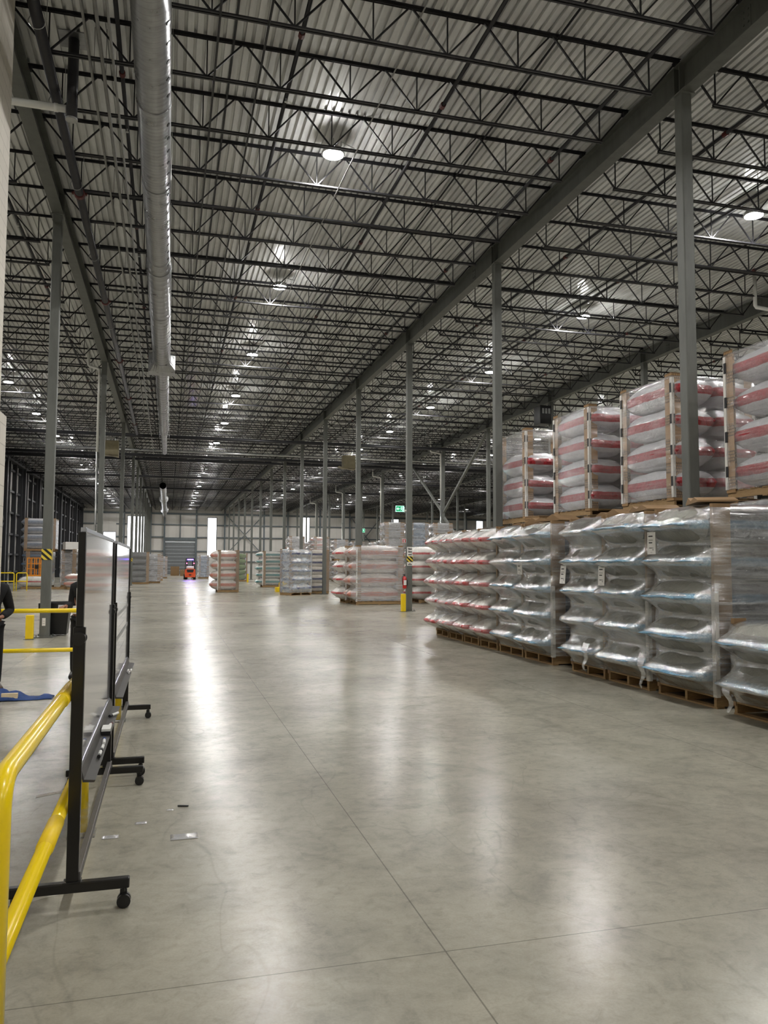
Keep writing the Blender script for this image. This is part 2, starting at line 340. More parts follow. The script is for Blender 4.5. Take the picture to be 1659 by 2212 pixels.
# ------------------------------------------------------------------ dimensions
XL, XR, YN, YF = -12.35, 76.0, -14.0, 122.0
ZB, ZG, ZD = 9.59, 10.10, 10.20          # girder underside, girder top, deck underside
ROWS = [-2.6, 8.23, 17.9, 27.8, 37.7, 47.6, 57.5, 67.4]
BAY = 7.808; Y1 = 10.99; JS = BAY/5

# ------------------------------------------------------------------ room shell
struct(MB().box(XL-.3, XR+.3, YN-.3, YF+.3, -.2, 0).build('floor', 'floor'))
mb = MB(); per = .152; x = XL-.3; prof = []
while x < XR+.3:
    prof += [(x, 0), (x+.094, 0), (x+.103, .05), (x+.143, .05)]; x += per
prof.append((x, 0)); n = len(prof)
mb.add([(px, YN-.3, ZD+pz) for px, pz in prof]+[(px, YF+.3, ZD+pz) for px, pz in prof], [(i, i+1, n+i+1, n+i) for i in range(n-1)])
mb.box(XL-.3, XR+.3, YN-.3, YF+.3, ZD+.06, ZD+.16)
struct(mb.build('ceiling', 'deck'))
def wall_with_holes(name, a0, a1, z0, z1, holes, mk, mat):
    """boxes around rectangular openings; mk(a0,a1,z0,z1) gives box args"""
    mb = MB(); xs = sorted(set([a0, a1]+[h[0] for h in holes]+[h[1] for h in holes]))
    for i in range(len(xs)-1):
        l, r = xs[i], xs[i+1]; m = (l+r)/2; hs = [h for h in holes if h[0] <= m <= h[1]]; z = z0
        for h in sorted(hs, key=lambda h: h[2]):
            if h[2] > z: mb.box(*mk(l, r, z, h[2]))
            z = h[3]
        if z < z1: mb.box(*mk(l, r, z, z1))
    return struct(mb.build(name, mat))
WIN = [(5.7, 7.0, 2.6, 8.55), (20.3, 21.35, 4.9, 8.9), (34.8, 36.0, 5.4, 8.9), (-9.25, -7.55, 3.0, 6.2), (-5.9, -3.5, 3.0, 8.6), (49.5, 50.7, 5.2, 8.9), (63, 64.2, 5.2, 8.9)]
wall_with_holes('wall_far', XL-.3, XR+.3, 0, ZD+.1, WIN, lambda a, b, c, d: (a, b, YF, YF+.25, c, d), 'wallpanel')
for i, w in enumerate(WIN):
    fr = struct(MB().box(w[0]-.06, w[0]+.02, YF-.06, YF+.1, w[2]-.06, w[3]+.06).box(w[1]-.02, w[1]+.06, YF-.06, YF+.1, w[2]-.06, w[3]+.06)
                .box(w[0]-.06, w[1]+.06, YF-.06, YF+.1, w[3]-.02, w[3]+.06).box(w[0]-.06, w[1]+.06, YF-.06, YF+.1, w[2]-.06, w[2]+.02).build('window_%d' % (i+1), 'girt'))
    MB().box(w[0], w[1], YF+.08, YF+.1, w[2], w[3]).build('pane', 'glass', fr)
struct(MB().box(XL-.25, XL, YN-.3, YF+.3, 0, ZD+.1).build('wall_left', 'wallside'))
struct(MB().box(XR, XR+.25, YN-.3, YF+.3, 0, ZD+.1).build('wall_right', 'wallside'))
struct(MB().box(XL-.25, XR+.25, YN-.25, YN, 0, ZD+.1).build('wall_near', 'wallpanel'))
# block walls at the near left (office corner)
struct(MB().box(-1.80, -1.585, YN, 8.46, 0, 3.10).build('wall_office', 'block'))
struct(MB().box(-2.42, -2.22, YN, 11.4, 3.1, ZD-.02).box(-2.42, -2.22, YN, 8.4, 0, 3.1).build('wall_partition', 'block'))
# far wall framing: girts, wind posts, bracing
mb = MB()
for z in (1.9, 3.45, 5.55, 7.42):
    for a, b in ((XL, -9.35), (-7.5, -6.0), (-3.4, -.6), (4.0, 5.6), (7.1, 20.2), (21.45, 34.7), (36.1, XR)):
        mb.box(a, b, YF-.2, YF-.02, z-.09, z+.09)
mb.box(XL, XR, YF-.25, YF-.02, 8.95, 9.2); mb.box(-.6, 4.0, YF-.2, YF-.02, 7.33, 7.5)
struct(mb.build('trim_1', 'girt'))
mb = MB()
for x in [-6.4, -2.6, 8.23, 14.2, 17.9, 23, 27.8, 33, 37.7, 43, 47.6, 53, 57.5, 62, 67.4]: mb.box(x-.11, x+.11, YF-.42, YF-.2, 0, ZD)
for x in (-.62, 4.02): mb.box(x-.12, x+.12, YF-.4, YF-.1, 0, ZD)
mb.box(1.6, 1.75, YF-.3, YF-.1, 5.5, 9.0)
struct(mb.build('trim_2', 'girt'))
mb = MB()
for x0, x1 in ((8.4, 14.1), (27.9, 32.9)):
    mb.bar((x0, YF-.35, 9.1), (x1, YF-.35, 2.9), .2, .12); mb.bar((x0, YF-.35, 2.9), (x1, YF-.35, 9.1), .2, .12)
struct(mb.build('trim_3', 'girt'))
# overhead door at the end of the aisle
d = struct(MB().box(-.48, 3.88, YF-.12, YF-.03, 0, 4.7).build('door_1', 'door'))
mb = MB()
for k in range(1, 9): mb.box(-.46, 3.86, YF-.15, YF-.12, k*.52-.02, k*.52+.025)
mb.box(-.5, 3.9, YF-.2, YF-.1, 4.72, 4.95); mb.build('door_rib', 'doorline', d)
MB().box(-.55, 3.95, YF-.2, YF-.05, 5.05, 5.5).build('door_header', 'girt', d)
mb = MB()
for s in (-.55, 3.93): mb.box(s-.05, s+.05, YF-.22, YF-.08, 0, 5.4)
mb.build('door_track', 'girt', d)
# left wall: dark steel posts, girts and bracing
mb = MB()
for k in range(34): y = 38+k*2.6; mb.box(XL+.02, XL+.34, y-.12, y+.12, 0, ZD)
for k in range(12): y = 41+k*7.8; mb.box(XL+.02, XL+.55, y-.2, y+.2, 0, ZD)
struct(mb.build('trim_4', 'darksteel'))
mb = MB()
for z in (.9, 2.3, 3.9, 5.6, 7.3, 9.0): mb.box(XL+.02, XL+.22, 36, YF-.5, z-.08, z+.08)
mb.box(XL+.05, XL+.5, 36, YF-.5, 9.55, 9.9); struct(mb.build('trim_5', 'darksteel'))
mb = MB()
for y0, y1 in ((52.5, 57.5), (58.5, 63.7), (84, 90)):
    for z0, z1 in ((.1, 4.6), (4.8, 9.4)):
        mb.bar((XL+.4, y0, z0), (XL+.4, y1, z1), .16); mb.bar((XL+.4, y0, z1), (XL+.4, y1, z0), .16)
struct(mb.build('trim_6', 'darksteel'))

# ------------------------------------------------------------------ columns
def column_mesh():
    w = .1; c = .018
    pts = []
    for sx, sy in ((1, 1), (-1, 1), (-1, -1), (1, -1)):
        a = (sx*w, sy*(w-c)); b = (sx*(w-.3*c), sy*(w-.3*c)); d = (sx*(w-c), sy*w)
        pts += [a, b, d] if sx*sy > 0 else [d, b, a]
    return MB().poly(pts, 0, ZB-.02, 'xy').mesh('shaft', 'steel')
shaft = column_mesh(); cap = MB().box(-.14, .14, -.14, .14, ZB-.02, ZB).mesh('cap_plate', 'steel')
base = MB().box(-.19, .19, -.19, .19, 0, .022)
for sx in (-1, 1):
    for sy in (-1, 1): base.tube([(sx*.15, sy*.15, .02), (sx*.15, sy*.15, .06)], .014, 6)
base = base.mesh('base_plate', 'steel')
stiff = MB().box(-.012, .012, -.1, .1, ZB+.02, ZG-.02).mesh('stiffener', 'girder')
def column(x, y, label, group=None, parts=True):
    t = thing('steel_column', label, 'column', (x, y, 0), 0, group)
    inst('shaft', shaft, t); inst('cap_plate', cap, t)
    if parts: inst('base_plate', base, t)
    return t
LY = [18.85, 32.5, 46.4, 60, 68, 76, 84, 92, 100, 108, 116]
WHERE = ['left row along the sprinkler main', 'row right of the main aisle', 'second row right of the main aisle', 'third row right of the main aisle']
COLS = {}
for r, X in enumerate(ROWS):
    ys = LY if r == 0 else [Y1+k*BAY for k in range(14)]
    if r >= 2: ys = [y for y in ys if y > 18] if r == 2 else [y for y in ys if y > 30+6*r]
    for i, y in enumerate(ys):
        if r < 3 and i < 6: lab, grp = 'grey square steel column, %s of the %s' % (ORD[i], WHERE[r]), None
        elif r < 3: lab, grp = 'thin distant grey steel column far down the %s' % WHERE[r], 'far columns, %s' % WHERE[r]
        else: lab, grp = 'distant grey steel column deep in the right side of the warehouse', 'distant columns on the right'
        COLS[(r, i)] = column(X, y, lab, grp, r < 3)

# ------------------------------------------------------------------ girders
GL = ['over the left column row beside the black main pipe', 'over the column row right of the main aisle', 'over the second column row from the aisle, right', 'over the third column row from the aisle', 'over the fourth column row from the aisle', 'over the fifth column row from the aisle', 'over the sixth column row from the aisle', 'over the farthest right column row']
for r, X in enumerate(ROWS):
    t = thing('roof_girder', 'grey steel I-beam girder running '+GL[r], 'beam', (X, 0, ZB))
    y0, y1 = 6.0, YF-.3; H = ZG-ZB; mb = MB()
    mb.box(-.12, .12, y0, y1, 0, .02).box(-.12, .12, y0, y1, H-.02, H).box(-.007, .007, y0, y1, .02, H-.02)
    mb.build('beam', 'girder', t)
    if r < 3:
        ys = LY if r == 0 else [Y1+k*BAY for k in range(14)]
        for i, y in enumerate(ys[:6]):
            mb = MB()
            for dy in (-.07, .07): mb.box(-.115, .115, y+dy-.006, y+dy+.006, .02, H-.02)
            mb.build('stiffener', 'girder', t)
            mb = MB(); ys_ = y+1.55 if i % 2 else y-1.55
            for s in (-1, 1):
                mb.box(min(s*.007, s*.017), max(s*.007, s*.017), ys_-.09, ys_+.09, .06, H-.06)
                for zz in range(4):
                    for dy in (-.05, .05): mb.box(min(s*.017, s*.033), max(s*.017, s*.033), ys_+dy-.012, ys_+dy+.012, .1+zz*.1-.012, .1+zz*.1+.012)
            mb.build('splice_plate', 'girder', t)

# ------------------------------------------------------------------ open web joists
def joist_parts(L):
    top = MB(); bot = MB(); web = MB(); zt, zb = 0, -.70
    for s in (-1, 1):
        top.box(.05, L-.05, min(s*.012, s*.05), max(s*.012, s*.05), -.006, 0).box(.05, L-.05, min(s*.012, s*.018), max(s*.012, s*.018), -.045, -.006)
        bot.box(.6, L-.6, min(s*.012, s*.045), max(s*.012, s*.045), zb, zb+.006).box(.6, L-.6, min(s*.012, s*.018), max(s*.012, s*.018), zb+.006, zb+.045)
    top.box(0.0, .16, -.05, .05, -.1, -.045).box(L-.16, L, -.05, .05, -.1, -.045)
    n = round((L-1.3)/1.18); p = (L-1.3)/n; w = .026
    xb = [.65+i*p for i in range(n+1)]
    for i, x in enumerate(xb):
        web.bar((x, 0, zb+.02), (x, 0, -.03), w*.8)
        if i < n:
            m = x+p/2; web.bar((x, 0, zb+.02), (m-.03, 0, -.03), w); web.bar((m+.03, 0, -.03), (xb[i+1], 0, zb+.02), w)
    web.bar((.65, 0, zb+.02), (.14, 0, -.07), w*1.1); web.bar((L-.65, 0, zb+.02), (L-.14, 0, -.07), w*1.1)
    return top, bot, web
jm = {}; ends = [XL+.15]+ROWS+[XR-.15]; cand = []
fwd = fw
for b in range(len(ends)-1):
    L = round(ends[b+1]-ends[b], 3)
    if L not in jm:
        t, bo, we = joist_parts(L); allm = MB().add(t.v, t.f).add(bo.v, bo.f).add(we.v, we.f)
        jm[L] = (t.mesh('top_chord', 'joist'), bo.mesh('bottom_chord', 'joist'), we.mesh('web', 'joist'), allm.mesh('roof_joist', 'joist'), allm)
    k = -2
    while Y1+k*JS < YF-.5:
        y = Y1+k*JS; k += 1; best = None
        for fx in (.02, .25, .5, .75, .98):
            P = Vector((ends[b]+L*fx, y, 9.8-1.65)); z = P.dot(fwd)
            if z > 1 and abs(P.dot(rt)/z) < .50 and abs(P.dot(up)/z) < .67: best = z if best is None else min(best, z)
        cand.append((best if best is not None else 1e3+abs(y), b, y, L, best is not None))
cand.sort(key=lambda c: c[0])
JL = ['over the floor left of the left column row', 'over the main aisle, hung with the round duct', 'over the stacked pallets, between the first two right column rows', 'between the second and third right column rows'] + ['over the distant right bays']*6
stuff = MB()
for i, (z, b, y, L, vis) in enumerate(cand):
    t_, bo_, we_, al_, allm = jm[L]
    lab = 'black open-web roof joist '+JL[b]; grp = 'open-web roof joists '+JL[b]
    if i < 150:
        t = thing('roof_joist', lab, 'joist', (ends[b], y, ZD), 0, grp)
        inst('top_chord', t_, t); inst('bottom_chord', bo_, t); inst('web', we_, t)
    elif i < 300 and vis:
        tag(inst('roof_joist', al_, None, (ends[b], y, ZD)), lab, 'joist', grp)
    else:
        stuff.add([(v[0]+ends[b], v[1]+y, v[2]+ZD) for v in allm.v], allm.f)
so = stuff.build('roof_joists', 'joist'); tag(so, 'dense mass of distant dark roof joists toward the far end of the ceiling', 'joists', None, 'stuff')
# bridging angles across joists
for i, X in enumerate([.55, .85, 1.25, 5.9, 11.6, 14.6, -5.8, -9]):
    mb = MB().box(X-.018, X+.018, 6.5, YF-2, ZD-.055, ZD-.045) if i % 2 else MB().box(X-.018, X+.018, 6.5, YF-2, ZD-.70, ZD-.69)
    mb.box(X-.003, X+.003, 6.5, YF-2, (ZD-.08 if i % 2 else ZD-.72), (ZD-.05 if i % 2 else ZD-.69))
    WB = ['in the middle of the aisle bay, leftmost of three', 'in the middle of the aisle bay, middle of three', 'in the middle of the aisle bay, rightmost of three', 'in the right part of the aisle bay', 'left of the lamps over the stacked pallets', 'right of the lamps over the stacked pallets', 'left of the left column row, nearer it', 'left of the left column row, nearer the wall']
    tag(mb.build('bridging_angle', 'joist'), 'thin dark bridging strip, '+WB[i], 'bridging')

# ------------------------------------------------------------------ pipes under the roof
k = 0
for i in range(-5, 13):
    X = 1.84+i*2.77
    if min(abs(X-r) for r in ROWS) < .25: X += .3
    if abs(X-13) < .3: X -= .4
    side = 'left of the aisle' if i < -1 else ('over the aisle bay' if i < 3 else 'over the bays right of the aisle')
    t = thing('sprinkler_pipe', 'dark sprinkler branch pipe with small red couplings '+side, 'pipe', (X, 0, 9.93), 0, 'sprinkler branch pipes '+side)
    MB().tube([(0, 6.5, 0), (0, YF-3, 0)], .034, 8).build('tube', 'pipe', t, True)
    for j in range(7):
        y = 11.7+(i*37 % 5)*.6+j*6.3
        MB().tube([(0, y-.05, 0), (0, y+.05, 0)], .052, 8).build('coupling', 'red', t)
        h = MB().tube([(0, y+1.7, -.03), (0, y+1.7, -.09)], .012, 6).tube([(0, y+1.7, -.09), (0, y+1.7, -.1)], .03, 8); h.build('sprinkler_head', 'conduit', t)
t = thing('main_pipe', 'large black sprinkler main pipe with red couplings beside the left girder', 'pipe', (-1.95, 0, 9.33))
MB().tube([(0, 6.0, 0), (0, 48.5, 0)], .085, 16).build('tube', 'pipe', t, True)
for y in (17.0, 24.0, 31, 38, 45):
    MB().tube([(0, y-.06, 0), (0, y-.05, 0), (0, y+.05, 0), (0, y+.06, 0)], .1, 16, True, [.095, .112, .112, .095]).box(-.15, .15, y-.03, y+.03, -.02, .02).build('coupling', 'red', t)
for y in (11.6, 13.6, 16.6, 20.5, 26.5, 29.5, 33, 36.5):
    MB().tube([(-.02+.11*math.sin(a*PI/8), y, .11*-math.cos(a*PI/8)) for a in range(-7, 8)], .007, 5).tube([(.11, y, .05), (.11, y, .75)], .005, 5).tube([(-.11, y, .05), (-.11, y, .75)], .005, 5).build('pipe_hanger', 'conduit', t)
HR = MB().tube([(0, 0, 0), (0, 0, .85)], .008, 5).mesh('hanger_rod', 'conduit')
for j, (Y, z, r, m) in enumerate([(48.8, 9.28, .11, 'pipe'), (55.4, 9.32, .07, 'conduit'), (57.0, 9.2, .11, 'pipe'), (60.0, 9.3, .09, 'pipe'), (71.9, 9.3, .1, 'pipe'), (83.0, 9.3, .12, 'pipe')]):
    nm = ['nearest black cross pipe', 'pale thin cross pipe behind the nearest black one', 'black cross pipe just behind the pale one', 'slightly thinner black cross pipe, second behind the pale one', 'distant black cross pipe, next to last', 'farthest thick black cross pipe'][j]
    t = thing('cross_pipe', nm+' running sideways under the far joists', 'pipe', (0, Y, z))
    MB().tube([(XL+.6, 0, 0), (60, 0, 0)], r, 10).build('tube', m, t, True)
    for q in range(14): inst('hanger_rod', HR, t, (-8+q*3.1, 0, 0))
for j, (X, z, y1) in enumerate([(-1.31, 9.25, 42), (-1.13, 9.27, 58), (-.97, 9.25, 23.5)]):
    nm = ['left', 'middle', 'right'][j]
    t = thing('conduit', 'thin galvanised conduit left of the round duct, %s of three' % nm, 'conduit', (X, 0, z))
    MB().tube([(0, 6.2, 0), (0, y1, 0)], .02 if j != 1 else .026, 8).build('tube', 'cable', t, True)
    for q in range(int((y1-8)/4.7)): MB().tube([(0, 0, 0), (0, 0, 10.19-z)], .004, 4).build('hanger_rod', 'joist', t, loc=(0, 8.1+q*4.684, 0))
tag(MB().tube([(3.55, 8.9, 10.21), (3.55, 9.0, 10.02), (3.5, 10.5, 9.9), (3.22, 13.0, 9.3), (3.12, 17.5, 9.22), (3.08, 24, 9.25), (3.0, 30.2, 9.6), (3.0, 30.4, 10.21)], .013, 6).build('cable', 'cable', None, True), 'thin pale cable drooping past the lamps over the aisle', 'cable')

# ------------------------------------------------------------------ spiral duct
t = thing('ventilation_duct', 'long round galvanised spiral duct hung above the left side of the aisle', 'duct', (-.36, 0, 8.62))
def duct_seg(y0, y1, r0, r1=None, name='duct_section', rib=.105):
    r1 = r1 or r0; mb = MB(); pts = []; rad = []; y = y0; n = max(2, int((y1-y0)/rib))
    for i in range(n+1):
        yy = y0+(y1-y0)*i/n; rr = r0+(r1-r0)*i/n
        if 0 < i < n: pts += [(0, yy-.02, 0), (0, yy, 0), (0, yy+.02, 0)]; rad += [rr, rr+.0035, rr]
        else: pts.append((0, yy, 0)); rad.append(rr)
    return mb.tube(pts, r0, 36, False, rad).build(name, 'galv', t, True)
def collar(y, r): return MB().tube([(0, y-.035, 0), (0, y-.03, 0), (0, y+.03, 0), (0, y+.035, 0)], r, 36, False, [r, r+.012, r+.012, r]).build('joint_collar', 'galv', t)
duct_seg(6.0, 9.15, .205); duct_seg(9.15, 9.7, .205, .25, 'reducer', .3); 
for a, b in ((9.7, 11.9), (11.9, 14.55), (14.55, 18.2)): duct_seg(a, b, .25); collar(b, .25)
duct_seg(18.2, 18.75, .25, .285, 'reducer', .3); collar(18.75, .285)
for a, b in ((18.75, 22.2), (22.2, 27.3)): duct_seg(a, b, .285, rib=.3); collar(b, .285)
mb = MB(); N = 36; ring = [(.285*math.cos(2*PI*i/N), 27.3, .285*math.sin(2*PI*i/N)) for i in range(N)]
def sq(i):
    c, s_ = math.cos(2*PI*i/N), math.sin(2*PI*i/N); k = 1/max(abs(c)/.45, abs(s_)/.33); return (c*k, 27.9, s_*k-.02)
sqr = [sq(i) for i in range(N)]
mb.add(ring+sqr, [(i, (i+1) % N, N+(i+1) % N, N+i) for i in range(N)]); mb.build('transition', 'galv', t)
MB().box(-.45, .45, 27.9, 28.5, -.35, .31).build('plenum_box', 'galv', t, bevel=.01)
duct_seg(28.5, 31.5, .24, rib=.4); collar(31.5, .24); duct_seg(31.5, 36.5, .24, .235, rib=.5); collar(36.5, .235); duct_seg(36.5, 42, .235, .23, rib=.5); collar(42, .23); duct_seg(42, 45, .23, .15, rib=1); duct_seg(45, 51, .15, rib=1)
mb = MB()
for k in range(22):
    y = 9.9+k*.40; a = R(-32); rr = .2525 if y < 18.4 else .287
    c = Vector((math.cos(a)*rr, y, math.sin(a)*rr)); nrm = Vector((math.cos(a), 0, math.sin(a)))
    mb.tube([c-nrm*.01, c+nrm*.006], .036, 12)
mb.build('air_nozzle_holes', 'black', t)
mb = MB()
for k in range(14):
    y = 8.2+k*3.1; mb.tube([(.26, y, 0), (.26, y, 1.5)], .004, 4).tube([(-.26, y, 0), (-.26, y, 1.5)], .004, 4)
mb.build('hanger_wire', 'conduit', t)
t = thing('ventilation_duct', 'distant second round duct with flared fittings near the far door', 'duct', (-.6, 0, 8.6))
duct_seg(73, 86, .3, rib=2); duct_seg(86, 88, .3, .48, 'flare', 1); duct_seg(88, 90, .48, .3, 'flare', 1); duct_seg(90, 104, .3, rib=2); duct_seg(104, 106, .3, .5, 'flare', 1); duct_seg(106, 119, .3, .25, rib=2)
# vertical black riser with capped end and pale vent pipe at the top left
t = thing('vent_riser', 'short black capped vertical pipe hanging from the deck, top left', 'pipe', (-1.67, 13.2, 8.85))
MB().tube([(0, 0, 0), (0, 0, 1.35)], .085, 20).build('tube', 'pipe', t, True); MB().tube([(0, 0, -.03), (0, 0, 0)], .095, 20).build('cap', 'shade', t); MB().box(-.22, .22, -.22, .22, 1.33, 1.345).build('deck_plate', 'galv', t)
t = thing('vent_pipe', 'pale horizontal vent pipe meeting the capped black riser, top left', 'pipe', (-2.9, 13.2, 9.0))
MB().tube([(0, 0, 0), (1.14, 0, 0)], .06, 16).build('tube', 'white', t, True); MB().tube([(.96, 0, 0), (1.02, 0, 0)], .068, 16).build('coupling', 'white', t, True)
# gas heaters
def heater(x, y, z, label, flip=1):
    t = thing('unit_heater', label, 'heater', (x, y, z))
    MB().box(-.42, .42, -.35, .35, 0, .9).build('casing', 'heater', t, bevel=.02)
    MB().poly([(-.42*flip, -.02), (.42*flip, -.02), (.42*flip, -.1), (-.75*flip, .12)], -.35, .35, 'xz').build('louvre', 'heater', t)
    MB().tube([(.2, 0, .9), (.2, 0, 1.1), (-.9*flip, 0, 1.1)], .06, 10).build('flue', 'conduit', t)
    for sx in (-.35, .35):
        for sy in (-.3, .3): MB().tube([(0, 0, .9), (0, 0, 10.1-z)], .008, 5).build('hanger_rod', 'conduit', t, loc=(sx, sy, 0))
heater(12.2, 54.0, 8.4, 'tan box unit heater hung below the roof right of the aisle')
heater(-3.55, 51.4, 8.35, 'tan box unit heater hung beside the left column row')
# rain leaders on columns
def leader(x, y, label, dx=-.9, top=9.35, group=None):
    t = thing('rain_leader', label, 'downpipe', (x, y, 0), 0, group)
    MB().tube([(dx, 0, 10.1), (dx, 0, top-.05), (dx+.04, 0, top-.1), (-.24, 0, top-.18), (-.18, 0, top-.24), (-.18, 0, 6.0)], .055, 12).build('insulated_pipe', 'white', t, True)
    MB().tube([(-.18, 0, 6.0), (-.18, 0, .3)], .045, 10).build('lower_pipe', 'conduit', t, True)
leader(17.9, Y1+5*BAY, 'white rain leader pipe on a right-hand column behind the nearest diagonal brace')
leader(17.9, 18.8, 'pale rain leader elbow at the far right edge, above the stacked sacks', -1.5, 9.3)
for i in (7, 9, 11): leader(17.9, Y1+i*BAY, 'small distant white rain leader on a column in the second right row', group='distant rain leaders')
t = leader(-2.6, 32.5, 'shiny wrapped rain leader on the left side of the second left column', -.6, 9.5)
# diagonal braces between columns
ya, yb = Y1+4*BAY, Y1+6*BAY; ym = (ya+yb)/2
for n_, p, q in (('nearer upper arm', (17.9, ya+.25, 9.4), (17.9, ym-.2, 5.2)), ('farther upper arm', (17.9, yb-.25, 9.4), (17.9, ym+.2, 5.2)), ('nearer lower arm', (17.9, ym-.2, 4.8), (17.9, ya+.25, .5)), ('farther lower arm', (17.9, ym+.2, 4.8), (17.9, yb-.25, .5))):
    tag(MB().bar(p, q, .14).build('diagonal_brace', 'steel'), 'grey steel diagonal brace between right-hand columns, '+n_+' of the cross', 'brace')
t = thing('wall_fan_box', 'black square box unit mounted on a right-hand column behind the upper sack loads', 'equipment box', (17.45, 34.42, 8.45))
MB().box(-.3, .3, -.35, .35, 0, .9).build('casing', 'black', t, bevel=.02)
mb = MB()
for k in range(3): mb.box(-.2+k*.16, -.1+k*.16, -.37, -.35, .5, .75)
mb.build('grille', 'conduit', t)
MB().box(.3, .36, -.1, .1, .2, .6).build('bracket', 'steel', t)

# ------------------------------------------------------------------ high bay lamps
hs = MB().tube([(0, 0, .0), (0, 0, .02), (0, 0, .10), (0, 0, .14)], .2, 20, True, [.235, .235, .2, .09]).mesh('housing', 'shade', True)
ln = MB().tube([(0, 0, -.012), (0, 0, 0)], .205, 20).mesh('lens', 'lamp')
hk = MB().tube([(0, 0, .14), (0, 0, .34)], .01, 6).mesh('hanger', 'conduit')
cond = MB().tube([(.1, 0, .1), (.16, 0, .2), (.16, .02, .3), (.5, .3, .36)], .011, 6).mesh('conduit_whip', 'conduit')
Ld = bpy.data.lights.new('high_bay_light', 'AREA'); Ld.shape = 'DISK'; Ld.size = .4; Ld.energy = 260; Ld.color = (1, .98, .955)
Lp = bpy.data.lights.new('high_bay_added_fill', 'POINT'); Lp.shadow_soft_size = .16; Lp.energy = 58; Lp.color = (1, .98, .955)  # added fill light below the in-view lenses, brightens deck and nearby joists
LX = [(-7.15, 'left of the left column row'), (3.0, 'over the aisle'), (13.0, 'over the bay of stacked pallets'), (23.0, 'in the third lamp row right'), (32.8, 'deep right'), (42.6, 'deep right'), (52.5, 'deep right'), (62.4, 'deep right')]
for r, (X, w) in enumerate(LX):
    vis = 0
    for k in range(-3, 14):
        y = 14.87+k*BAY
        if X > 30 and (k % 2 or y < 20): continue
        if X == 23.0 and y < 12: continue
        P = Vector((X, y, 8.2)); z = P.dot(fw); iv = z > 1 and abs(P.dot(rt)/z) < .49 and abs(P.dot(up)/z) < .653
        if iv and r < 4: lab = 'round high bay lamp %s, %s' % (w, (ORD[vis]+' in view') if vis < 7 else 'far down the row'); grp = None if vis < 7 else 'far high bay lamps '+w
        else: lab = 'glowing round high bay lamp among the %s' % ('distant right-hand bays' if r >= 4 else 'lamps nearest the camera, out of view'); grp = 'high bay lamps '+('deep right' if r >= 4 else 'out of view')
        if iv: vis += 1
        t = thing('high_bay_lamp', lab, 'lamp', (X, y, 9.80), 0, grp)
        inst('housing', hs, t); inst('lens', ln, t); inst('hanger', hk, t)
        if r in (1, 2) and k < 4: inst('conduit_whip', cond, t)
        lo = bpy.data.objects.new('high_bay_light', Ld); C.objects.link(lo); lo.parent = t; lo.location = (0, 0, -.03)
        if not iv or r >= 4: continue
        lo = bpy.data.objects.new('high_bay_added_fill', Lp); C.objects.link(lo); lo.parent = t; lo.location = (0, 0, -.22)
# ------------------------------------------------------------------ pallets and wrapped loads
MC = {}
def cached(key, fn):
    if key not in MC: MC[key] = fn()
    return MC[key]
def sack_mesh(L, W, H, mat, sharp, seed):
    def mk():
        rnd = random.Random(seed); nu, nv = 22, 14; vs = []; fs = []
        a, b, c = rnd.uniform(0, 6), rnd.uniform(0, 6), rnd.uniform(0, 6)
        for side in (1, -1):
            for i in range(nu+1):
                u = -1+2*i/nu; u = math.copysign(1-(1-abs(u))**1.35, u)
                for j in range(nv+1):
                    v = -1+2*j/nv; v = math.copysign(1-(1-abs(v))**1.25, v)
                    e = (1-abs(u))/.34; e_ = max(0., min(1., (e-.22)/.72)); f = (.09*math.sqrt(min(1., e*6))+.84*(e_*e_*(3-2*e_))**.8) if sharp > 1 else (1-abs(u)**4.2)**sharp
                    gg = (1-abs(v)**6)**.55
                    z = side*H/2*f*gg
                    nz = mnoise.noise(Vector((u*2.3+a, v*2+b, side*1.7+c)))
                    z *= 1+.07*nz
                    wob = .012*math.sin(u*9+a)+.010*math.sin(v*7+b)
                    x = L/2*u+(.02*math.sin(v*5+c)+.014*mnoise.noise(Vector((v*4+a, seed, side)))) * abs(u)**3
                    # seam ends pull in slightly at the corners
                    y = W/2*v*(1-.07*(abs(u)**6))+.01*math.sin(u*6+c)
                    if side == 1: z += wob*f*gg*.4
                    vs.append((x, y, z+.006*math.sin(v*6+a)*abs(u)**4))
        m = (nu+1)*(nv+1)
        for s_ in (0, 1):
            for i in range(nu):
                for j in range(nv):
                    q = (s_*m+i*(nv+1)+j, s_*m+(i+1)*(nv+1)+j, s_*m+(i+1)*(nv+1)+j+1, s_*m+i*(nv+1)+j+1)
                    fs.append(q if s_ == 0 else q[::-1])
        mb = MB(); mb.add(vs, fs); me = bpy.data.meshes.new('sack'); me.from_pydata(mb.v, [], mb.f)
        bm = bmesh.new(); bm.from_mesh(me); bmesh.ops.remove_doubles(bm, verts=bm.verts, dist=.0015); bmesh.ops.recalc_face_normals(bm, faces=bm.faces); bm.to_mesh(me); bm.free()
        me.materials.append(M[mat]); me.polygons.foreach_set('use_smooth', [True]*len(me.polygons)); return me
    return cached(('sack', L, W, H, mat, sharp, seed), mk)
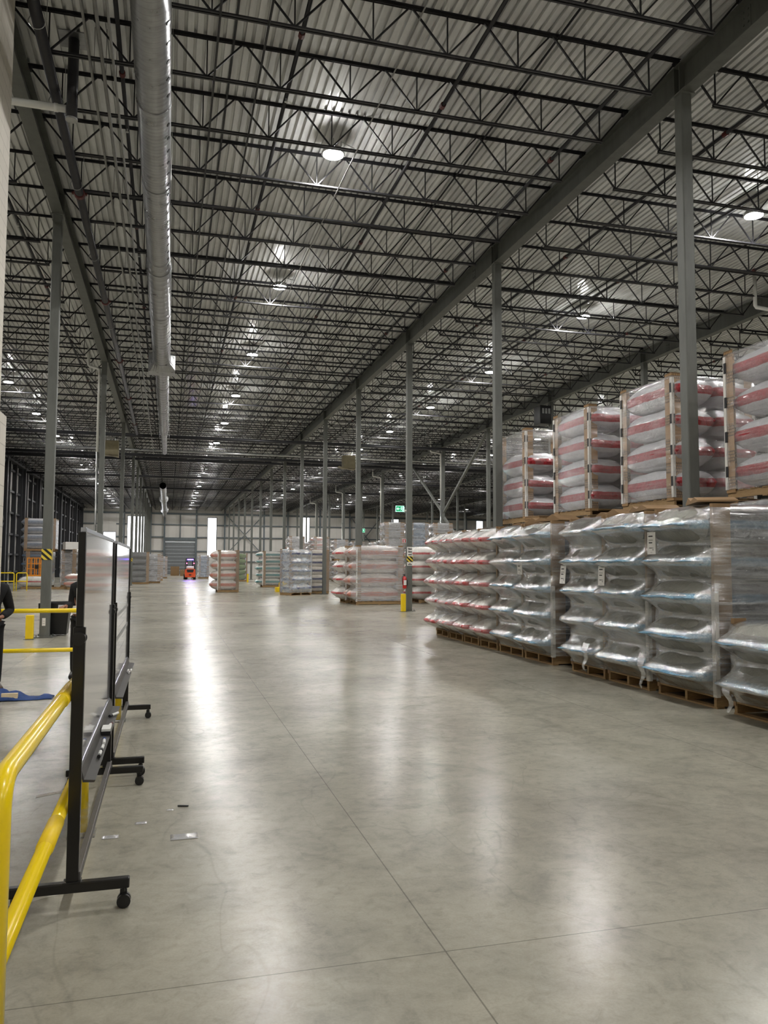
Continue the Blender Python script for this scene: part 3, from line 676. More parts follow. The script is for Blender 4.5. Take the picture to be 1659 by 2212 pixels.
def pallet_parts(t, D, W, mat='wood', sub=True, z=0):
    key = ('pal', round(D, 2), round(W, 2), mat)
    def mk():
        st = MB().box(-D/2, D/2, -.022, .022, .02, .125).mesh('stringer', mat)
        bd = MB().box(-.05, .05, -W/2, W/2, 0, .018).mesh('deck_board', mat)
        allm = MB()
        for y in (-W/2+.03, 0, W/2-.03): allm.box(-D/2, D/2, y-.022, y+.022, .02, .125)
        n = max(5, int(D/.2))
        for i in range(n):
            x = -D/2+.05+(D-.1)*i/(n-1); allm.box(x-.05, x+.05, -W/2, W/2, .125, .145)
        for i in range(3):
            x = -D/2+.05+(D-.1)*i/2; allm.box(x-.05, x+.05, -W/2, W/2, 0, .02)
        return st, bd, allm.mesh('pallet', mat), n
    st, bd, al, n = cached(key, mk)
    if not sub: return inst('pallet', al, t, (0, 0, z))
    p = bpy.data.objects.new('pallet', None); C.objects.link(p); p.parent = t; p.location = (0, 0, z); p.empty_display_size = .1
    for y in (-W/2+.03, 0, W/2-.03): inst('stringer', st, p, (0, y, 0))
    for i in range(n): inst('deck_board', bd, p, (-D/2+.05+(D-.1)*i/(n-1), 0, .126))
    for i in range(3): inst('base_board', bd, p, (-D/2+.05+(D-.1)*i/2, 0, .001))
    return p
def film_mesh(D, W, z0, seams, rh, tip, mat, cols, sharp, seed, open_top=False, droop=0):
    def mk():
        nz = len(seams)*8+4; zs = [z0+(seams[-1]+rh*.42-z0)*i/nz for i in range(nz+1)]
        e = .014; per = []; ny = 10*cols; nx = 10
        for i in range(nx): per.append((D/2+e-(D+2*e)*i/nx, -W/2-e, 0))
        for i in range(ny): per.append((-D/2-e, -W/2-e+(W+2*e)*i/ny, 1))
        for i in range(nx): per.append((-D/2-e+(D+2*e)*i/nx, W/2+e, 0))
        for i in range(ny): per.append((D/2+e, W/2+e-(W+2*e)*i/ny, 2))
        P = len(per); vs = []
        for z in zs:
            s = min(abs(z-q) for q in seams)/(rh/2); s = min(1., s)
            for (x, y, k) in per:
                nn = mnoise.noise(Vector((x*1.5+seed, y*2.2, z*3))); n2 = mnoise.noise(Vector((x*6+seed, y*7, z*9)))
                if k == 1:
                    cy = ((y+W/2)/W*cols) % 1.0; cp = (1-abs(2*cy-1)**5) if cols > 1 else (1-abs(2*(y/W))**8*.7)
                    cp = max(.0, min(1, cp)); tp = tip*((1-s)**(1.55 if sharp > 1 else .95))*(.35+.65*cp)
                    x = x-tp-.03*nn*(1-s*.4)-.010*n2
                elif k == 0 or True:
                    dy = .012*nn-.02*s*(1 if abs(x) < D/2-.1 else 0); y = y+math.copysign(dy, y) if k == 0 else y; x = x+.01*n2
                vs.append((x, y, z+.008*n2))
        fs = [(i*P+k, i*P+(k+1) % P, (i+1)*P+(k+1) % P, (i+1)*P+k) for i in range(nz) for k in range(P)]
        b = len(vs); tz = zs[-1]
        if not open_top:
            ring = vs[-P:]; ins = [(x*.86, y*.8, z+.05+.02*mnoise.noise(Vector((x*5, y*5, seed)))) for x, y, z in ring]; vs += ins
            fs += [(nz*P+k, nz*P+(k+1) % P, b+(k+1) % P, b+k) for k in range(P)]; vs.append((0, 0, tz+.05)); fs += [(b+k, b+(k+1) % P, b+P) for k in range(P)]
        me = bpy.data.meshes.new('stretch_film'); me.from_pydata(vs, [], fs); me.materials.append(M[mat])
        me.polygons.foreach_set('use_smooth', [True]*len(me.polygons)); return me
    return cached(('film', D, W, z0, tuple(seams), tip, mat, cols, sharp, seed), mk)
def corner_mesh(h, arm, thick, mat, arm2=None):
    arm2 = arm2 or arm
    return cached(('cor', h, arm, mat, arm2), lambda: MB().poly([(0, 0), (arm, 0), (arm, thick), (thick, thick), (thick, arm2), (0, arm2)], 0, h, 'xy').mesh('corner_board', mat))
def shipping_label(t, x, y, z, w=.17, h=.28, tilt=(0, 0, 0)):
    l = MB().box(-.002, .002, -w/2, w/2, -h/2, h/2).build('shipping_label', 'paper', t, loc=(x, y, z)); l.rotation_euler = tilt
    p = MB(); sx = -.0045
    def ln_(z0, y0, y1, th): p.box(sx, -.002, y0*w, y1*w, z0*h-th*h/2, z0*h+th*h/2)
    ln_(.31, -.18, .34, .045)
    for k in range(9): p.box(sx, -.002, (-.16+k*.055)*w, (-.125+k*.055)*w, .30*h, .34*h)
    ln_(.15, -.2, .34, .012); ln_(.12, -.2, .34, .008); ln_(.02, -.12, .30, .05); ln_(.42, .28, .42, .012)
    for a, b in ((-.22, -.16), (.05, .12), (.2, .26), (-.05, 0)): ln_(-.22, a, b, .05)
    ln_(-.30, -.24, -.17, .05); ln_(-.42, -.1, .12, .010)
    p.build('label_print', 'print', l)
def load(name_label, loc, D, W, rows, rh, mat, tip=.3, cols=1, sharp=1.25, rz=0, film='film', post='card', whitestrip=True, labels=(), group=None, near=True, pal='wood', topless=0, seed=0, bagW=None, cat='pallet load', postarm=.24, openfilm=False, missing=0, capmat=None, gap=.0, near_row=False):
    t = thing('wrapped_pallet_load', name_label, cat, loc, rz, group); rnd = random.Random(seed+5)
    pallet_parts(t, D, W, pal, near)
    z0 = .15; seams = []; bw = bagW or W/cols-.015
    for r in range(rows):
        sz = z0+rh*(r+.5); seams.append(round(sz, 3))
        if r >= rows-missing: continue
        for c in range(cols):
            L = D+tip-.03; me = sack_mesh(round(L, 3), round(bw, 3), round(rh*1.03-gap, 3), mat, sharp, (seed*3+r+c) % (5 if near else 2))
            y = -W/2+(c+.5)*W/cols+rnd.uniform(-.015, .015)
            inst('sack', me, t, (-tip/2+rnd.uniform(-.03, .025), y, sz), (rnd.uniform(-.012, .012), rnd.uniform(-.01, .01), rnd.uniform(-.02, .02)))
    H = z0+rows*rh
    if post:
        for sx, sy, a in ((-1, -1, 0), (1, -1, PI/2), (1, 1, PI), (-1, 1, -PI/2)):
            if sx == -1 and sharp > 1 and tip > .2: pass
            inst('corner_board', corner_mesh(round(H-.08, 2), postarm if a in (0, PI) or not near_row else .05, .006, post, None if not near_row else (.05 if a in (0, PI) else postarm)), t, (sx*(D/2+.008), sy*(W/2+.008), .1), (0, 0, a))
    if whitestrip and post:
        s = inst('edge_strip', cached(('strip', round(H*whitestrip, 2)), lambda: MB().box(-.006, 0, 0, .055, 0, H*whitestrip-.2).box(0, .05, -.006, 0, 0, H*whitestrip-.2).mesh('edge_strip', 'cardw')), t, (-D/2-.01, -W/2-.01, .13))
    if film:
        fme = film_mesh(round(D, 3), round(W, 3), .15, [s_ for s_ in seams[:rows-missing]] if not missing else seams, rh, tip+.012, film, cols, sharp, seed % 4, openfilm)
        inst('stretch_film', fme, t)
    for (lx, ly, lz, tl) in labels: shipping_label(t, lx, ly, lz, tilt=tl)
    return t

XF = 6.14
def near_load(lab, y0, y1, rows, mat, labels=(), D=1.85, tip=.34, x=XF, seed=0, rh=.443, **k):
    k['near_row'] = True; y0 += .012; y1 -= .012
    return load(lab, (x+D/2, (y0+y1)/2, 0), D, y1-y0, rows, rh, mat, tip, 1, seed=seed, labels=labels, bagW=(y1-y0)-.10, **k)
lx = -1.85/2-.34
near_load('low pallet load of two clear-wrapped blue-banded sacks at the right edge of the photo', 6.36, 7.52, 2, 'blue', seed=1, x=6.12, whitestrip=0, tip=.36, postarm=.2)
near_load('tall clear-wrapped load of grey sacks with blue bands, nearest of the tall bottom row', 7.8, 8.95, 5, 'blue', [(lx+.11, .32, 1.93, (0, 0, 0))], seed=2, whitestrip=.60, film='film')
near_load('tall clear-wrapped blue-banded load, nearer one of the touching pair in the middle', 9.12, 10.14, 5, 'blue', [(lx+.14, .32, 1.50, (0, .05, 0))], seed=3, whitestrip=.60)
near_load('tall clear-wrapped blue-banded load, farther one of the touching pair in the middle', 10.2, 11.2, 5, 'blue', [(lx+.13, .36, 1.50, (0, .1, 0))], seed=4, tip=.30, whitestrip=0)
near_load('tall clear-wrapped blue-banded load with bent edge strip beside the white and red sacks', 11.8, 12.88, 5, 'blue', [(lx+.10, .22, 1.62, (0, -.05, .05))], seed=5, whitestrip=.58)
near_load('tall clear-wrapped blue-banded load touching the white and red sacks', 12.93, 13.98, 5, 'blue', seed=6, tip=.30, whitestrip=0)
kw = dict(sharp=.8, whitestrip=0, rh=.445, post='card')
near_load('tall load of white sacks with red bands, nearest of four in the bottom row', 14.05, 14.95, 5, 'redb', seed=7, tip=.32, film='film3', **kw)
near_load('tall load of white sacks with red bands, second of four in the bottom row', 15.0, 15.85, 5, 'redb', seed=8, tip=.34, film='film3', **kw)
near_load('tall load of milky-wrapped white and red sacks, third of four in the bottom row', 15.9, 16.75, 5, 'redb', seed=9, tip=.38, film='film2', **kw)
near_load('tall load of milky-wrapped white and red sacks, last of four in the bottom row', 16.8, 17.65, 5, 'redb', seed=10, tip=.36, film='film2', **kw)
# loads behind them that carry the upper tier
XU = 8.47
up_rows = [(8.82, 10.42), (11.78, 13.38), (14.60, 16.15), (17.62, 19.2)]
UL = ['nearest, cut by the right edge', 'second from the camera, behind the nearest column', 'third from the camera', 'farthest, beside the second column']
for i, (a, b) in enumerate(up_rows):
    D = 1.6; W = 1.7
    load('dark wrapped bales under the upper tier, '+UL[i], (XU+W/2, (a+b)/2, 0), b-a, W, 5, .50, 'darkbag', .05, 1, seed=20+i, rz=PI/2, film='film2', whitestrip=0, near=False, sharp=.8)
for i, (a, b) in enumerate(up_rows):
    W = 1.7; t = load('upper tier load of crimson banded white sacks, '+UL[i], (XU+W/2, (a+b)/2, 2.685), b-a, W, 4, .548, 'redu', .10, 2 if i else 1, seed=30+i, rz=PI/2, film='film3', post='cardp', whitestrip=1., postarm=.2, sharp=.55, near=True, missing=1 if i == 3 else 0, gap=.03,
        labels=[(-(b-a)/2-.17, -.42, 1.62, (0, .1, 0))] if i in (2, 3) else ())
    for k in range(4):
        for (sx, sy) in ((-1, -1), (-1, 1)):
            mb = MB(); mb.box(-(b-a)/2-.022, -(b-a)/2-.016, sy*(W/2-.03)-.014, sy*(W/2-.03)+.014, .35+k*.55, .52+k*.55)
            mb.box(-(b-a)/2-.012+0, -(b-a)/2+.04, sy*(W/2+.019)-.003, sy*(W/2+.019)+.003, .35+k*.55, .52+k*.55)
            mb.build('printed_mark', 'print', t)
        MB().box((b-a)/2-.05, (b-a)/2, W/2+.016, W/2+.022, .35+k*.55, .52+k*.55).build('printed_mark', 'print', t)
    for (sx, sy) in ((-1, 1), (-1, -1), (1, 1)):
        inst('edge_strip', cached(('estrip',), lambda: MB().box(-.028, .028, -.028, .028, 0, 2.12).mesh('edge_strip', 'cardw')), t, (sx*((b-a)/2-.01)-.0, sy*(W/2-.01), .15))
# loose cardboard and boards on top of the bottom row
def box_thing(name, lab, cat, c, d, mat, rz=0, group=None, loc=None):
    o = MB().cbox((0, 0, d[2]/2), d).build(name, mat, bevel=.004); o.location = c; o.rotation_euler = (0, 0, rz); return tag(o, lab, cat, group)
box_thing('cardboard_box', 'small printed brown carton on top of the white and red sacks', 'box', (7.3, 14.6, 2.42), (.34, .5, .22), 'cardp', .15)
box_thing('white_board', 'long pale strip board lying on top of the bottom row of loads', 'board', (7.3, 12.9, 2.405), (.12, 1.7, .09), 'cardw', .1)
for i, (y, z) in enumerate([(8.35, 2.41), (9.7, 2.40), (10.7, 2.39), (12.4, 2.39), (13.5, 2.37)]):
    t = MB(); t.poly([(-.34, 0), (-.34, .02), (-.14, .07+.015*i), (.04, .035), (.2, .09-.01*i), (.34, .02), (.34, 0)], -.22-.03*(i % 2), .25, 'xz'); o = t.build('cardboard_sheet', 'card'); o.location = (XF+.42+.1*(i % 3), y, z+.015); o.rotation_euler = (0, 0, PI/2+(i-2)*.22)
    tag(o, 'crumpled brown cardboard cap on top of a blue-banded load, '+ORD[i], 'cardboard')
# loose film tails hanging from the wraps
for i, (x, y, z, l, w_) in enumerate([(5.95, 7.35, .42, .38, 'low load at the right edge'), (5.98, 9.02, .5, .45, 'nearest tall load'), (5.92, 10.35, .5, .42, 'touching pair')]):
    pts = []; n = 9; mb = MB(); vs = []
    for k in range(n+1):
        f = k/n
        for s in (-1, 0, 1): vs.append((x-.04*math.sin(f*3)+.02*math.sin(f*11+i), y+s*.09*(1-f*.8)+.03*math.sin(f*7+i), z-l*f+.0*s+.01*s*s))
    mb.add(vs, [(k*3+s, k*3+s+1, k*3+s+4, k*3+s+3) for k in range(n) for s in (0, 1)])
    tag(mb.build('film_tail', 'film', None, True), 'twisted loose tail of stretch film hanging down at the '+w_, 'plastic film')

# ------------------------------------------------------------------ loads farther away
def far(lab, x, y, D, W, rows, rh, mat, tip=.28, cols=1, rz=0, film='film3', base=0, group=None, sharp=.8, post='card', near=False, **k):
    return load(lab, (x, y, base), D, W, rows, rh, mat, tip, cols, rz=rz, film=film, group=group, sharp=sharp, post=post, near=near, whitestrip=k.pop('ws', 1.), **k)
far('wrapped load of cream sacks with orange bands standing alone in the aisle', 3.32, 46.2, 1.2, 1.15, 4, .56, 'orange', .42, 1, rz=.02, seed=41, film='film3', postarm=.18)
far('wide wrapped load of red and orange banded sacks left of the signed column', 8.35, 31.6, 1.95, 1.15, 4, .56, 'orange', .36, 1, seed=42, film='film2', postarm=.2, ws=1.)
far('load of white sacks with red bands peeking behind the wide orange banded load', 8.0, 33.0, 1.5, 1.1, 4, .56, 'redb', .42, 1, seed=43)
far('bluish wrapped load of navy banded sacks with brown posts, mid-aisle right', 6.52, 41.3, 1.0, 1.3, 5, .45, 'navy', .1, 1, rz=PI/2+.45, seed=44, film='film4', postarm=.16)
far('load of crumpled white sacks with navy bands and a brown post, mid-aisle right', 7.95, 43.3, 1.3, 1.1, 5, .45, 'navy', .25, 2, seed=45, film='film3', postarm=.2)
far('load of sacks with dark teal bands and crinkled clear ends, mid-aisle', 7.1, 55.6, 1.5, 1.3, 5, .47, 'teal', .45, 1, seed=46, film='film3', postarm=.22)
far('green sack load with a pale wrapped back, far along the aisle', 6.45, 73.5, 1.0, 1.1, 5, .48, 'green', .05, 1, rz=.15, seed=47, film='film3', postarm=.12)
far('narrow bluish grey wrapped load just right of the forklift', 3.75, 88.2, 1.1, 1.2, 5, .47, 'steelblue', .1, 1, seed=48, film='film4')
far('charcoal sack load with a brown corner post left of the aisle beyond the whiteboards', -2.2, 65.0, 1.5, 1.3, 5, .47, 'grey', .12, 1, seed=49, film='film3', postarm=.2, ws=0)
for i, (x, y) in enumerate([(-1.15, 67.6), (-1.0, 77.5), (-.62, 89.0)]):
    far('shiny silver wrapped sack load left of the far aisle, '+ORD[i], x, y, 1.1, 1.2, 5, .44, 'silver', .2, 1, seed=50+i, film='film2')
for i, (x, y, n_) in enumerate([(.9, 108, 9), (2.1, 106, 6)]):
    for k in range(n_):
        p = thing('empty_pallet', 'empty wooden pallet in the %s stack before the far grey door' % ('left' if i == 0 else 'right'), 'pallet', (x, y, k*.135), 0, 'empty pallets in the %s stack' % ('left' if i == 0 else 'right'))
        pallet_parts(p, 1.1, 1.1, 'wood2', False)
# left far zone
far('dark lower sack load at the far left under the steel-banded load', -8.2, 56.6, 1.6, 1.3, 4, .56, 'darkbag', .3, 1, seed=60, film='film3', ws=0)
far('tall upper load of white sacks with steel-grey bands at the far left', -8.2, 56.6, 1.9, 1.3, 4, .50, 'steelblue', .25, 1, base=2.41, seed=61, film='film3', ws=0, postarm=.2)
far('silver wrapped load beside the second left column, right of the lift', -6.25, 57.0, 1.3, 1.1, 5, .47, 'silver', .1, 1, seed=62, film='film2')
far('pale milky wrapped load left of the whiteboards', -5.2, 54.8, 1.5, 1.2, 5, .47, 'silver', .1, 1, seed=66, film='film3', ws=0)
box_thing('white_carton', 'large open pale carton on top of a wrapped load at the far left', 'box', (-6.0, 56.4, 2.525), (1.5, 1.0, .5), 'cardw', .3)
far('single low white sack with a red band on a pallet at the far left', -8.0, 53.7, 1.6, 1.1, 1, .62, 'redb', .25, 1, seed=63, film='film3', ws=0, post=None)
far('low pair of white sacks with a salmon band left of the whiteboards', -5.35, 52.4, 1.2, 1.1, 2, .40, 'orange', .22, 1, seed=64, film='film3', ws=0, post=None)
p = thing('empty_pallet', 'empty pallet lying on the floor beside the second low sack load, far left', 'pallet', (-6.5, 52.6, 0)); pallet_parts(p, 1.2, 1.0, 'wood', False)
# right middle zone: three loads of white red banded sacks, then silver ones
for i, (x, y, f) in enumerate([(10.15, 32.2, 'film3'), (10.75, 31.6, 'film3'), (11.55, 31.9, 'film3')]):
    pass
for i in range(4):
    far('white and red banded sack load right of the signed column, %s from it' % ['first', 'second', 'third', 'fourth'][i], 10.9+i*.78, 32.6-i*1.35, 1.1, 1.2, 4, .56, 'redb', .42, 1, seed=70+i, ws=0, post=None)
# two-high silver stock in the back, one object per load
spots = []
for iy, y in enumerate((66, 72, 79, 87)):
    for ix in range(9):
        x = 10.4+ix*2.2+iy*.9
        if min(abs(x-r) for r in ROWS) < .9: continue
        spots.append((x, y+(ix % 3)*.5, iy, ix))
rr = random.Random(4)
for (x, y, iy, ix) in spots:
    m = rr.choice(['silver', 'silver', 'grey', 'orange', 'steelblue']); lab = 'two-high stored load in the back right stock, %s' % ['front line', 'second line', 'third line', 'last line'][iy]
    for lv in (0, 1):
        if lv and rr.random() < .12: continue
        far(('upper ' if lv else 'lower ')+'wrapped sack load in the back right stock, '+['front line', 'second line', 'third line', 'last line'][iy], x, y, 1.3, 1.15, 4, .45, m, .2, 1, base=lv*1.975, seed=ix % 3, film='film2', ws=0, group=('upper' if lv else 'lower')+' loads of the back right stock, '+['front line', 'second line', 'third line', 'last line'][iy])
for i in range(3):
    for lv in (0, 1):
        far('%s silver wrapped load in the pair of stacks behind the red banded sacks, %s' % (['lower', 'upper'][lv], ['left', 'middle', 'right'][i]), 13.1+i*1.55, 45.8, 1.2, 1.1, 4, .48, 'silver' if i != 1 else 'steelblue', .1, 1, base=lv*2.09, seed=i, film='film4' if i == 1 else 'film2', ws=0)

# ------------------------------------------------------------------ mobile whiteboards
WX = -.405
def whiteboard(y0, y1, lab, notes):
    t = thing('mobile_whiteboard', lab, 'whiteboard', (WX, (y0+y1)/2, 0)); h = (y1-y0)/2; bl = h-.055
    for s in (-1, 1):
        l = MB().box(-.028, .028, s*h-.02, s*h+.02, .14, 1.34).build('upright', 'blackmetal', t, bevel=.004)
        MB().box(-.017, .017, s*h-.018, s*h+.012, 1.34, 1.80).build('upper_post', 'blackmetal', l, bevel=.003)
        MB().tube([(0, s*h-.02, 1.285), (0, s*h-.045, 1.285)], .032, 20).tube([(0, s*h+.02, 1.285), (0, s*h+.045, 1.285)], .032, 20).build('pivot_knob', 'black', l)
        f = MB().box(-.28, .26, s*h-.022, s*h+.022, .092, .14).build('foot', 'blackmetal', t, bevel=.006)
        for sx in (-.25, .235):
            w = MB()
            w.tube([(sx, s*h-.024, .032), (sx, s*h-.006, .032)], .032, 18).tube([(sx, s*h+.006, .032), (sx, s*h+.024, .032)], .032, 18).box(sx-.018, sx+.014, s*h-.005, s*h+.005, .03, .085).tube([(sx, s*h, .075), (sx, s*h, .095)], .012, 8)
            w.build('caster', 'black', f, False); MB().tube([(sx, s*h-.0055, .032), (sx, s*h+.0055, .032)], .0275, 18).build('caster_disc', 'alu', f)
        MB().box(-.04, .04, s*h-.03, s*h+.03, .14, .146).build('weld_plate', 'blackmetal', f)
    MB().box(.004, .036, -h-.01, h+.01, .141, .186).build('lower_rail', 'tray', t, bevel=.003)
    b = MB().box(-.009, .009, -bl, bl, .66, 1.80).build('writing_panel', 'board', t)
    for z0_, z1_ in ((1.80, 1.825), (.64, .662)): MB().box(-.014, .014, -bl-.012, bl+.012, z0_, z1_).build('rail_trim', 'alu', b, bevel=.003)
    for s in (-1, 1): MB().box(-.014, .014, s*(bl+.004)-.008, s*(bl+.004)+.008, .66, 1.80).build('side_trim', 'blackmetal', b, bevel=.003)
    MB().poly([(.014, .65), (.028, .585), (.082, .582), (.087, .593), (.034, .597), (.022, .65)], -bl, bl, 'xz').build('pen_tray', 'tray', t)
    if notes:
        mb = MB()
        for r in range(7):
            for c in range(6):
                if (r*5+c*3) % 4: mb.box(.0092, .0098, -bl+.12+c*.34, -bl+.40+c*.34, .82+r*.07, .822+r*.07)
        mb.box(.0092, .0098, -bl+.1, bl-.1, 1.0, 1.04).box(.0092, .0098, -bl+.1, bl-.1, 1.2, 1.23).build('ruled_chart_lines', 'alu', b)
    return t
whiteboard(4.08, 6.24, 'wheeled whiteboard with black frame and pen tray, nearer of the two', False)
whiteboard(6.52, 8.86, 'wheeled whiteboard with faint ruled chart, farther of the two', True)
def marker(x, y, capcol, lab, rz=0):
    t = thing('whiteboard_marker', lab, 'marker pen', (x, y, .6085), rz)
    MB().tube([(0, -.055, 0), (0, .035, 0)], .009, 10).build('barrel', 'white', t); MB().tube([(0, .035, 0), (0, .068, 0)], .0098, 10).build('cap', capcol, t)
marker(WX+.068, 4.62, 'black', 'white marker pen with black cap nearest the camera in the near board tray', PI)
marker(WX+.07, 4.76, 'black', 'white marker pen with black cap, second in the near board tray', PI)
marker(WX+.067, 4.93, 'rag', 'white marker pen with blue cap in the near board tray', .05)
marker(WX+.068, 5.40, 'red', 'white marker pen with red tip just beyond the eraser', -.1)
marker(WX+.07, 5.78, 'darksteel', 'short marker with dark green cap at the far end of the near tray', PI-.4)
for i, (dy, dx) in enumerate([(7.95, .07), (8.05, .055), (8.07, .08)]): marker(WX+dx, dy, 'red' if i == 0 else 'white', 'small white marker in the far board tray, '+['closest', 'left of the far two', 'right of the far two'][i])
t = thing('board_eraser', 'black whiteboard eraser with white top in the near board tray', 'eraser', (WX+.060, 5.22, .598))
MB().box(-.028, .028, -.07, .07, 0, .022).build('felt', 'black', t); MB().box(-.026, .026, -.068, .068, .022, .036).build('grip', 'white', t)

# ------------------------------------------------------------------ yellow guard rails
def arc(c, r, a0, a1, ax, n=6):
    o = []
    for i in range(n+1):
        a = a0+(a1-a0)*i/n; o.append((c[0]+(r*math.cos(a) if ax == 'x' else 0), c[1]+(r*math.cos(a) if ax == 'y' else 0), c[2]+r*math.sin(a)))
    return o
t = thing('guard_rail', 'yellow pipe guard rail beside and behind the whiteboards', 'guard rail', (-.47, 0, 0))
rr_ = .033; zt = 1.0
MB().tube([(0, 2.62, .02)]+arc((0, 2.72, zt-.10), .10, PI, PI/2, 'y')+[(0, 4.9, zt), (0, 9.4, zt)], rr_, 16).build('top_rail', 'yellow', t, True)
MB().tube([(0, 2.62, .46), (0, 9.4, .46)], rr_*.95, 16).build('middle_rail', 'yellow', t, True)
MB().tube([(0, 4.0, zt), (0, 4.05, zt), (0, 4.35, zt), (0, 4.4, zt)], rr_+.003, 16).build('sleeve_joint', 'yellowflat', t, True)
MB().tube([(0, 3.6, .46), (0, 3.95, .46)], rr_+.003, 16).build('sleeve_joint', 'yellowflat', t, True)
for y in (5.2, 7.0, 8.75):
    MB().tube([(0, y, .02), (0, y, .97)], rr_, 14).build('post', 'yellow', t, True)
    MB().tube([(0, y, .005), (0, y, .16)], .045, 14).box(-.08, .08, y-.08, y+.08, .0, .01).build('clear_base_socket', 'film3', t)
    mb = MB()
    for sx in (-.06, .06):
        for sy in (-.06, .06): mb.tube([(sx, y+sy, .01), (sx, y+sy, .035)], .009, 6)
    mb.build('anchor_bolt', 'alu', t)
t = thing('guard_rail', 'yellow two-pipe rail crossing behind the person at the left', 'guard rail', (0, 11.5, 0))
MB().tube([(-3.4, 0, zt), (-.72, 0, zt)], .03, 14).build('top_rail', 'yellow', t, True); MB().tube([(-3.4, 0, .47), (-.72, 0, .47)], .028, 14).build('middle_rail', 'yellow', t, True)
MB().tube([(-.72, 0, .0), (-.72, 0, zt+.02)], .032, 12).build('post', 'yellow', t, True)
MB().tube([(-3.35, 0, .0), (-3.35, 0, zt+.02)], .032, 12).build('post', 'yellow', t, True)
t = thing('guard_rail', 'small thin yellow safety barrier in front of the far left wall', 'guard rail', (-9.2, 50, 0))
for x0, x1 in ((-.6, .55), (.68, 1.25)):
    MB().tube([(x0, 0, 0), (x0, 0, .98), (x0+.06, 0, 1.04), (x1-.06, 0, 1.04), (x1, 0, .98), (x1, 0, 0)], .032, 8).tube([(x0, 0, .55), (x1, 0, .55)], .028, 8).build('hoop', 'yellow', t, True)
def bollard(x, y, h, lab, s=.07):
    t = thing('bollard', lab, 'bollard', (x, y, 0)); MB().box(-s, s, -s, s, 0.01, h).build('sleeve', 'yellowflat', t, bevel=.012); MB().box(-s-.03, s+.03, -s-.03, s+.03, 0, .012).build('base_plate', 'steel', t)
bollard(-2.84, 18.4, .52, 'short square yellow bollard beside the nearest left column', .075)
bollard(7.92, 26.25, .62, 'yellow bollard at the foot of the signed column', .075)
bollard(6.75, 69.5, .75, 'small far yellow bollard right of the green sacks')
t = thing('step_stool', 'yellow plastic steps beside the navy banded load', 'steps', (6.45, 46.2, 0)); MB().box(-.35, .35, -.3, .3, 0, .27).box(-.12, .35, -.3, .3, .27, .54).box(.11, .35, -.3, .3, .54, .81).build('treads', 'yellowflat', t, bevel=.02)

# ------------------------------------------------------------------ column signage
def on_col(t): return t
for key, z in (((0, 0), 1.71), ((0, 3), 1.75)):
    o = MB().box(-.106, .106, -.106, .106, 0, .24).build('hazard_wrap', 'hazard', COLS[key], loc=(0, 0, z)); o['label'] = 'yellow and black striped hazard band'
t = thing('column_tag', 'small white tag low on the nearest left column', 'label', (-2.61, 18.74, .26)); MB().box(-.035, .035, 0, .004, 0, .17).build('card', 'paper', t); MB().box(-.02, .02, -.002, 0, .05, .055).box(-.02, .02, -.002, 0, .10, .104).build('print_line', 'print', t)
t = thing('column_sign', 'white notice with hazard stripes on the signed column, black text lines', 'sign', (8.23, 26.605, 1.60))
sy = -.108
MB().box(-.1, .1, sy, sy+.006, 0, .66).build('panel', 'paper', t); MB().box(-.112, .112, sy-.004, sy, .13, .33).build('stripe_label', 'hazard', t)
mb = MB()
for z in (.57, .47, .37): mb.box(-.06, .075, sy-.004, sy, z, z+.03)
for z in (.61, .515): mb.box(-.06, -.02, sy-.004, sy, z, z+.014)
for z in (.03, ): mb.box(-.065, .075, sy-.004, sy, z, z+.026)
mb.box(-.03, .035, sy-.004, sy, .075, .09); mb.poly([(.03, .43), (.07, .43), (.07, .45)], sy-.004, sy, 'xz'); mb.build('text_lines', 'print', t)
t = thing('exit_sign', 'green running man exit sign with left arrow on the signed column', 'exit sign', (7.88, 26.55, 3.50))
MB().box(-.155, .155, 0, .03, 0, .215).build('frame', 'whitesign', t); MB().box(-.142, .142, -.004, 0, .014, .20).build('green_face', 'greensign', t)
mb = MB(); a = -.009; b = -.004
mb.poly([(-.125, .107), (-.07, .165), (-.07, .125), (-.02, .125), (-.02, .09), (-.07, .09), (-.07, .05)], a, b, 'xz').build('arrow_left', 'whitesign', t)
mb = MB(); mb.poly([(.095, .025), (.13, .025), (.13, .19), (.095, .19)], a, b, 'xz'); mb.tube([(.052, a, .172), (.052, b, .172)], .013, 10)
for q in ([(.04, .155), (.066, .155), (.06, .10), (.04, .10)], [(.04, .105), (.06, .105), (.088, .06), (.08, .03), (.07, .032), (.074, .058)], [(.04, .105), (.055, .105), (.035, .06), (.005, .05), (.005, .062), (.028, .07)], [(.042, .155), (.05, .14), (.02, .125), (.012, .10), (.004, .104), (.012, .134)], [(.06, .15), (.066, .14), (.088, .118), (.094, .125)]): mb.poly(q, a-.001, b, 'xz')
mb.build('running_man', 'whitesign', t)
MB().tube([(.19, .03, -.03), (.19, .03, .1), (.16, .02, .1)], .012, 6).box(.15, .24, -.0, .05, .02, .08).build('bracket', 'white', t); MB().tube([(.25, .04, .0), (.25, .04, -1.35)], .012, 6).build('conduit', 'conduit', t)
t = thing('extinguisher_sign', 'small red fire extinguisher location sign on the signed column', 'sign', (8.02, 26.5, 2.40)); MB().box(-.07, .07, 0, .006, 0, .15).build('border', 'paper', t); MB().box(-.056, .056, -.003, 0, .013, .137).build('red_face', 'redprint', t); MB().poly([(-.018, .02), (.02, .02), (.02, .1), (.008, .125), (-.03, .105), (-.018, .1)], -.006, -.003, 'xz').build('pictogram', 'paper', t)
t = thing('fire_extinguisher', 'red fire extinguisher hanging on the signed column above the yellow bollard', 'fire extinguisher', (8.04, 26.5, .80))
